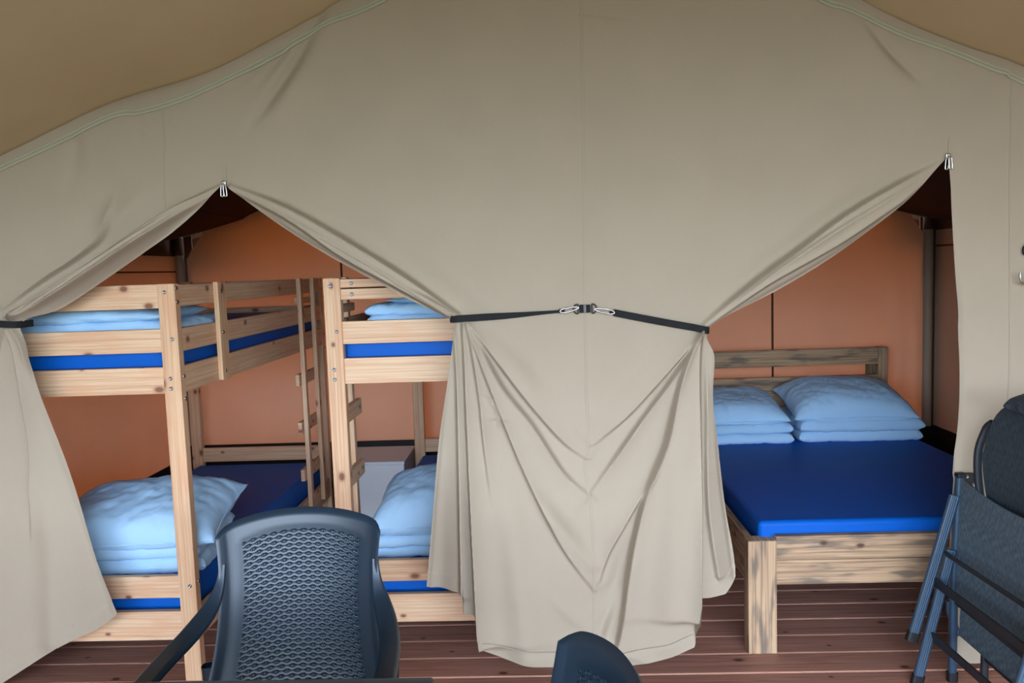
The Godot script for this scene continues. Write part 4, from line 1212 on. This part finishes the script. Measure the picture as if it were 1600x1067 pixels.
# ---------------------------------------------------------------- materials
func make_materials() -> void:
	var n := FastNoiseLite.new()
	n.seed = 3
	n.frequency = 0.012
	n.fractal_octaves = 5
	var tex := NoiseTexture2D.new()
	tex.width = 512
	tex.height = 512
	tex.seamless = true
	tex.noise = n
	var ramp := Gradient.new()
	ramp.set_color(0, Color(0.975, 0.975, 0.975))
	ramp.set_color(1, Color(1, 1, 1))
	tex.color_ramp = ramp
	M.cloth_tex = tex
	M.canvas = canvas_material("canvas", Color(0.655, 0.602, 0.525), Color(0.10, 0.085, 0.06))
	M.canvas_out = canvas_material("outer canvas", Color(0.70, 0.64, 0.55), Color(0.50, 0.42, 0.30))
	M.roof = canvas_material("roof canvas", Color(0.66, 0.62, 0.555), Color(0.79, 0.735, 0.635))
	M.liner = canvas_material("brown liner", Color(0.36, 0.25, 0.20), Color(0.06, 0.03, 0.02))
	M.orange = canvas_material("orange cloth", Color(0.83, 0.72, 0.62), Color(0.75, 0.615, 0.47))
	M.seam = mat(Color(0.635, 0.582, 0.505), 0.95, "seam")
	M.seam_green = mat(Color(0.615, 0.585, 0.49), 0.95, "roof seam")
	M.seam_dark = mat(Color(0.30, 0.22, 0.16), 0.95, "dark seam")
	M.stitch = mat(Color(0.69, 0.695, 0.605), 0.9, "stitching")
	M.stitch_white = mat(Color(0.85, 0.85, 0.85), 0.9, "white stitching")
	M.webbing = mat(Color(0.045, 0.047, 0.055), 0.85, "black webbing")
	M.chrome = mat(Color(0.74, 0.74, 0.73), 0.26, "chrome")
	M.chrome.metallic = 1.0
	M.steel = mat(Color(0.55, 0.55, 0.54), 0.35, "zinc")
	M.steel.metallic = 1.0
	M.steel_dark = mat(Color(0.20, 0.20, 0.21), 0.35, "dark steel")
	M.steel_dark.metallic = 1.0
	M.tub = mat(Color(0.035, 0.035, 0.04), 0.7, "black tub")
	M.pole = mat(Color(0.60, 0.54, 0.47), 0.6, "pole")
	M.white = mat(Color(0.84, 0.85, 0.86), 0.5, "white box")
	M.cream = mat(Color(0.86, 0.83, 0.78), 0.7, "cream")
	M.grass = mat(Color(0.24, 0.275, 0.13), 0.95, "grass")
	M.underfloor = mat(Color(0.05, 0.03, 0.025), 0.9, "underfloor")
	M.bedding = mat(Color(0.67, 0.82, 0.94), 0.85, "bedding")
	M.blue = mat(Color(0.0, 0.345, 0.71), 0.55, "blue cover")
	M.blue.metallic_specular = 0.3
	M.blue_dark = mat(Color(0.0, 0.18, 0.48), 0.6, "blue piping")
	M.plastic = mat(Color(0.085, 0.15, 0.20), 0.36, "charcoal plastic")
	M.rubber = mat(Color(0.05, 0.055, 0.065), 0.55, "black plastic")
	M.frame_blue = mat(Color(0.165, 0.25, 0.32), 0.38, "blue grey frame")
	M.frame_light = mat(Color(0.33, 0.42, 0.50), 0.35, "frame groove")
	M.frame_dark = mat(Color(0.115, 0.135, 0.155), 0.45, "dark frame")
	var wn := FastNoiseLite.new()
	wn.seed = 8
	wn.frequency = 0.05
	var wt := NoiseTexture2D.new()
	wt.width = 256
	wt.height = 256
	wt.seamless = true
	wt.noise = wn
	var wr := Gradient.new()
	wr.set_color(0, Color(0.70, 0.72, 0.74))
	wr.set_color(1, Color(1, 1, 1))
	wr.set_offset(0, 0.3)
	wr.set_offset(1, 0.7)
	wt.color_ramp = wr
	for e in [["mesh_fabric", Color(0.36, 0.425, 0.46)], ["mesh_fabric_dark", Color(0.215, 0.26, 0.285)]]:
		var m := mat(e[1], 0.8, e[0])
		m.albedo_texture = wt
		m.uv1_scale = Vector3(16.0, 2.4, 1)
		M[e[0]] = m
	M.bolt_mesh = lathe([Vector2(0, 0.0022), Vector2(0.003, 0.0022), Vector2(0.0042, 0.0040), Vector2(0.0068, 0.0036), Vector2(0.0080, 0.0015), Vector2(0.0084, -0.001)], 12)
	var pine := wood_picture(640, 192, 1.6, 0.42, Color(0.865, 0.735, 0.59), Color(0.77, 0.59, 0.45), Color(0.47, 0.28, 0.19), 15, 5, 0.32, 0.45, Color(0.83, 0.615, 0.47))
	M.pine = wood("pine", 1.6, 0.42, pine, 0.55)
	M.pine_post = wood("pine post", 1.6, 0.42, pine, 0.55)
	M.pine_post.albedo_color = Color(0.97, 0.95, 0.93)
	M.pine_pale = wood("pale pine", 1.6, 0.42, pine, 0.55)
	M.pine_pale.albedo_color = Color(1.0, 1.0, 0.97)
	var old := wood_picture(640, 192, 1.6, 0.42, Color(0.74, 0.61, 0.47), Color(0.52, 0.41, 0.31), Color(0.32, 0.21, 0.14), 3, 9, 0.45, 0.75, Color(0.40, 0.35, 0.30))
	M.old_wood = wood("brown washed timber", 1.6, 0.42, old, 0.7)
	M.grey_wood = wood("grey batten", 1.6, 0.42, old, 0.75)
	M.grey_wood.albedo_color = Color(0.72, 0.74, 0.70)
	var dk := wood_picture(640, 192, 1.6, 0.48, Color(0.73, 0.52, 0.44), Color(0.56, 0.375, 0.31), Color(0.32, 0.20, 0.15), 8, 15, 0.6, 0.35, Color(0.63, 0.485, 0.43))
	M.deck = wood("stained deck", 1.6, 0.48, dk, 0.55)
	M.deck_lit_edge = mat(Color(0.80, 0.59, 0.49), 0.7, "worn deck edge")  # light catching the board edges, put into the colour
	M.table_wood = wood("table slats", 1.6, 0.42, old, 0.5)
	M.table_wood.albedo_color = Color(0.34, 0.46, 0.60)

func _ready() -> void:
	# camera
	var cam := Camera3D.new()
	cam.name = "camera"
	cam.position = Vector3(0, 1.628, 3.08)
	cam.rotation = Vector3(-0.0898, 0.0367, -0.034)
	cam.fov = rad_to_deg(2.0 * atan(1067.0 / 2.0 / 1250.0))
	cam.near = 0.02
	add_child(cam)
	cam.current = true
	# an overcast sky lights everything through the open front of the veranda
	var sky := ProceduralSkyMaterial.new()
	sky.sky_top_color = Color(0.66, 0.74, 0.86)
	sky.sky_horizon_color = Color(0.87, 0.925, 1.0)
	sky.sky_curve = 0.25
	sky.sky_energy_multiplier = 2.0
	sky.ground_energy_multiplier = 2.0
	sky.ground_bottom_color = Color(0.30, 0.34, 0.24)
	sky.ground_horizon_color = Color(0.60, 0.66, 0.60)
	sky.ground_curve = 0.05
	var env := Environment.new()
	env.background_mode = Environment.BG_SKY
	env.sky = Sky.new()
	env.sky.sky_material = sky
	env.tonemap_mode = Environment.TONE_MAPPER_LINEAR
	env.tonemap_exposure = 3.55
	env.sdfgi_enabled = true
	env.ssao_enabled = true
	env.ssil_enabled = true
	var we := WorldEnvironment.new()
	we.name = "world"
	we.environment = env
	add_child(we)

	make_materials()
	build_floor()
	build_partition()
	build_straps()
	build_tent()
	small_things()
	beds()
	folded_recliner()
	table()
	armchair("dark blue-grey plastic armchair with woven back standing before the bunk beds, behind the table edge", Vector3(-0.715, 0, 1.07), 0.05)
	armchair("plastic armchair seen edge-on below the middle curtain, only its rounded back corner showing", Vector3(-0.186, 0, 1.80), -1.40)
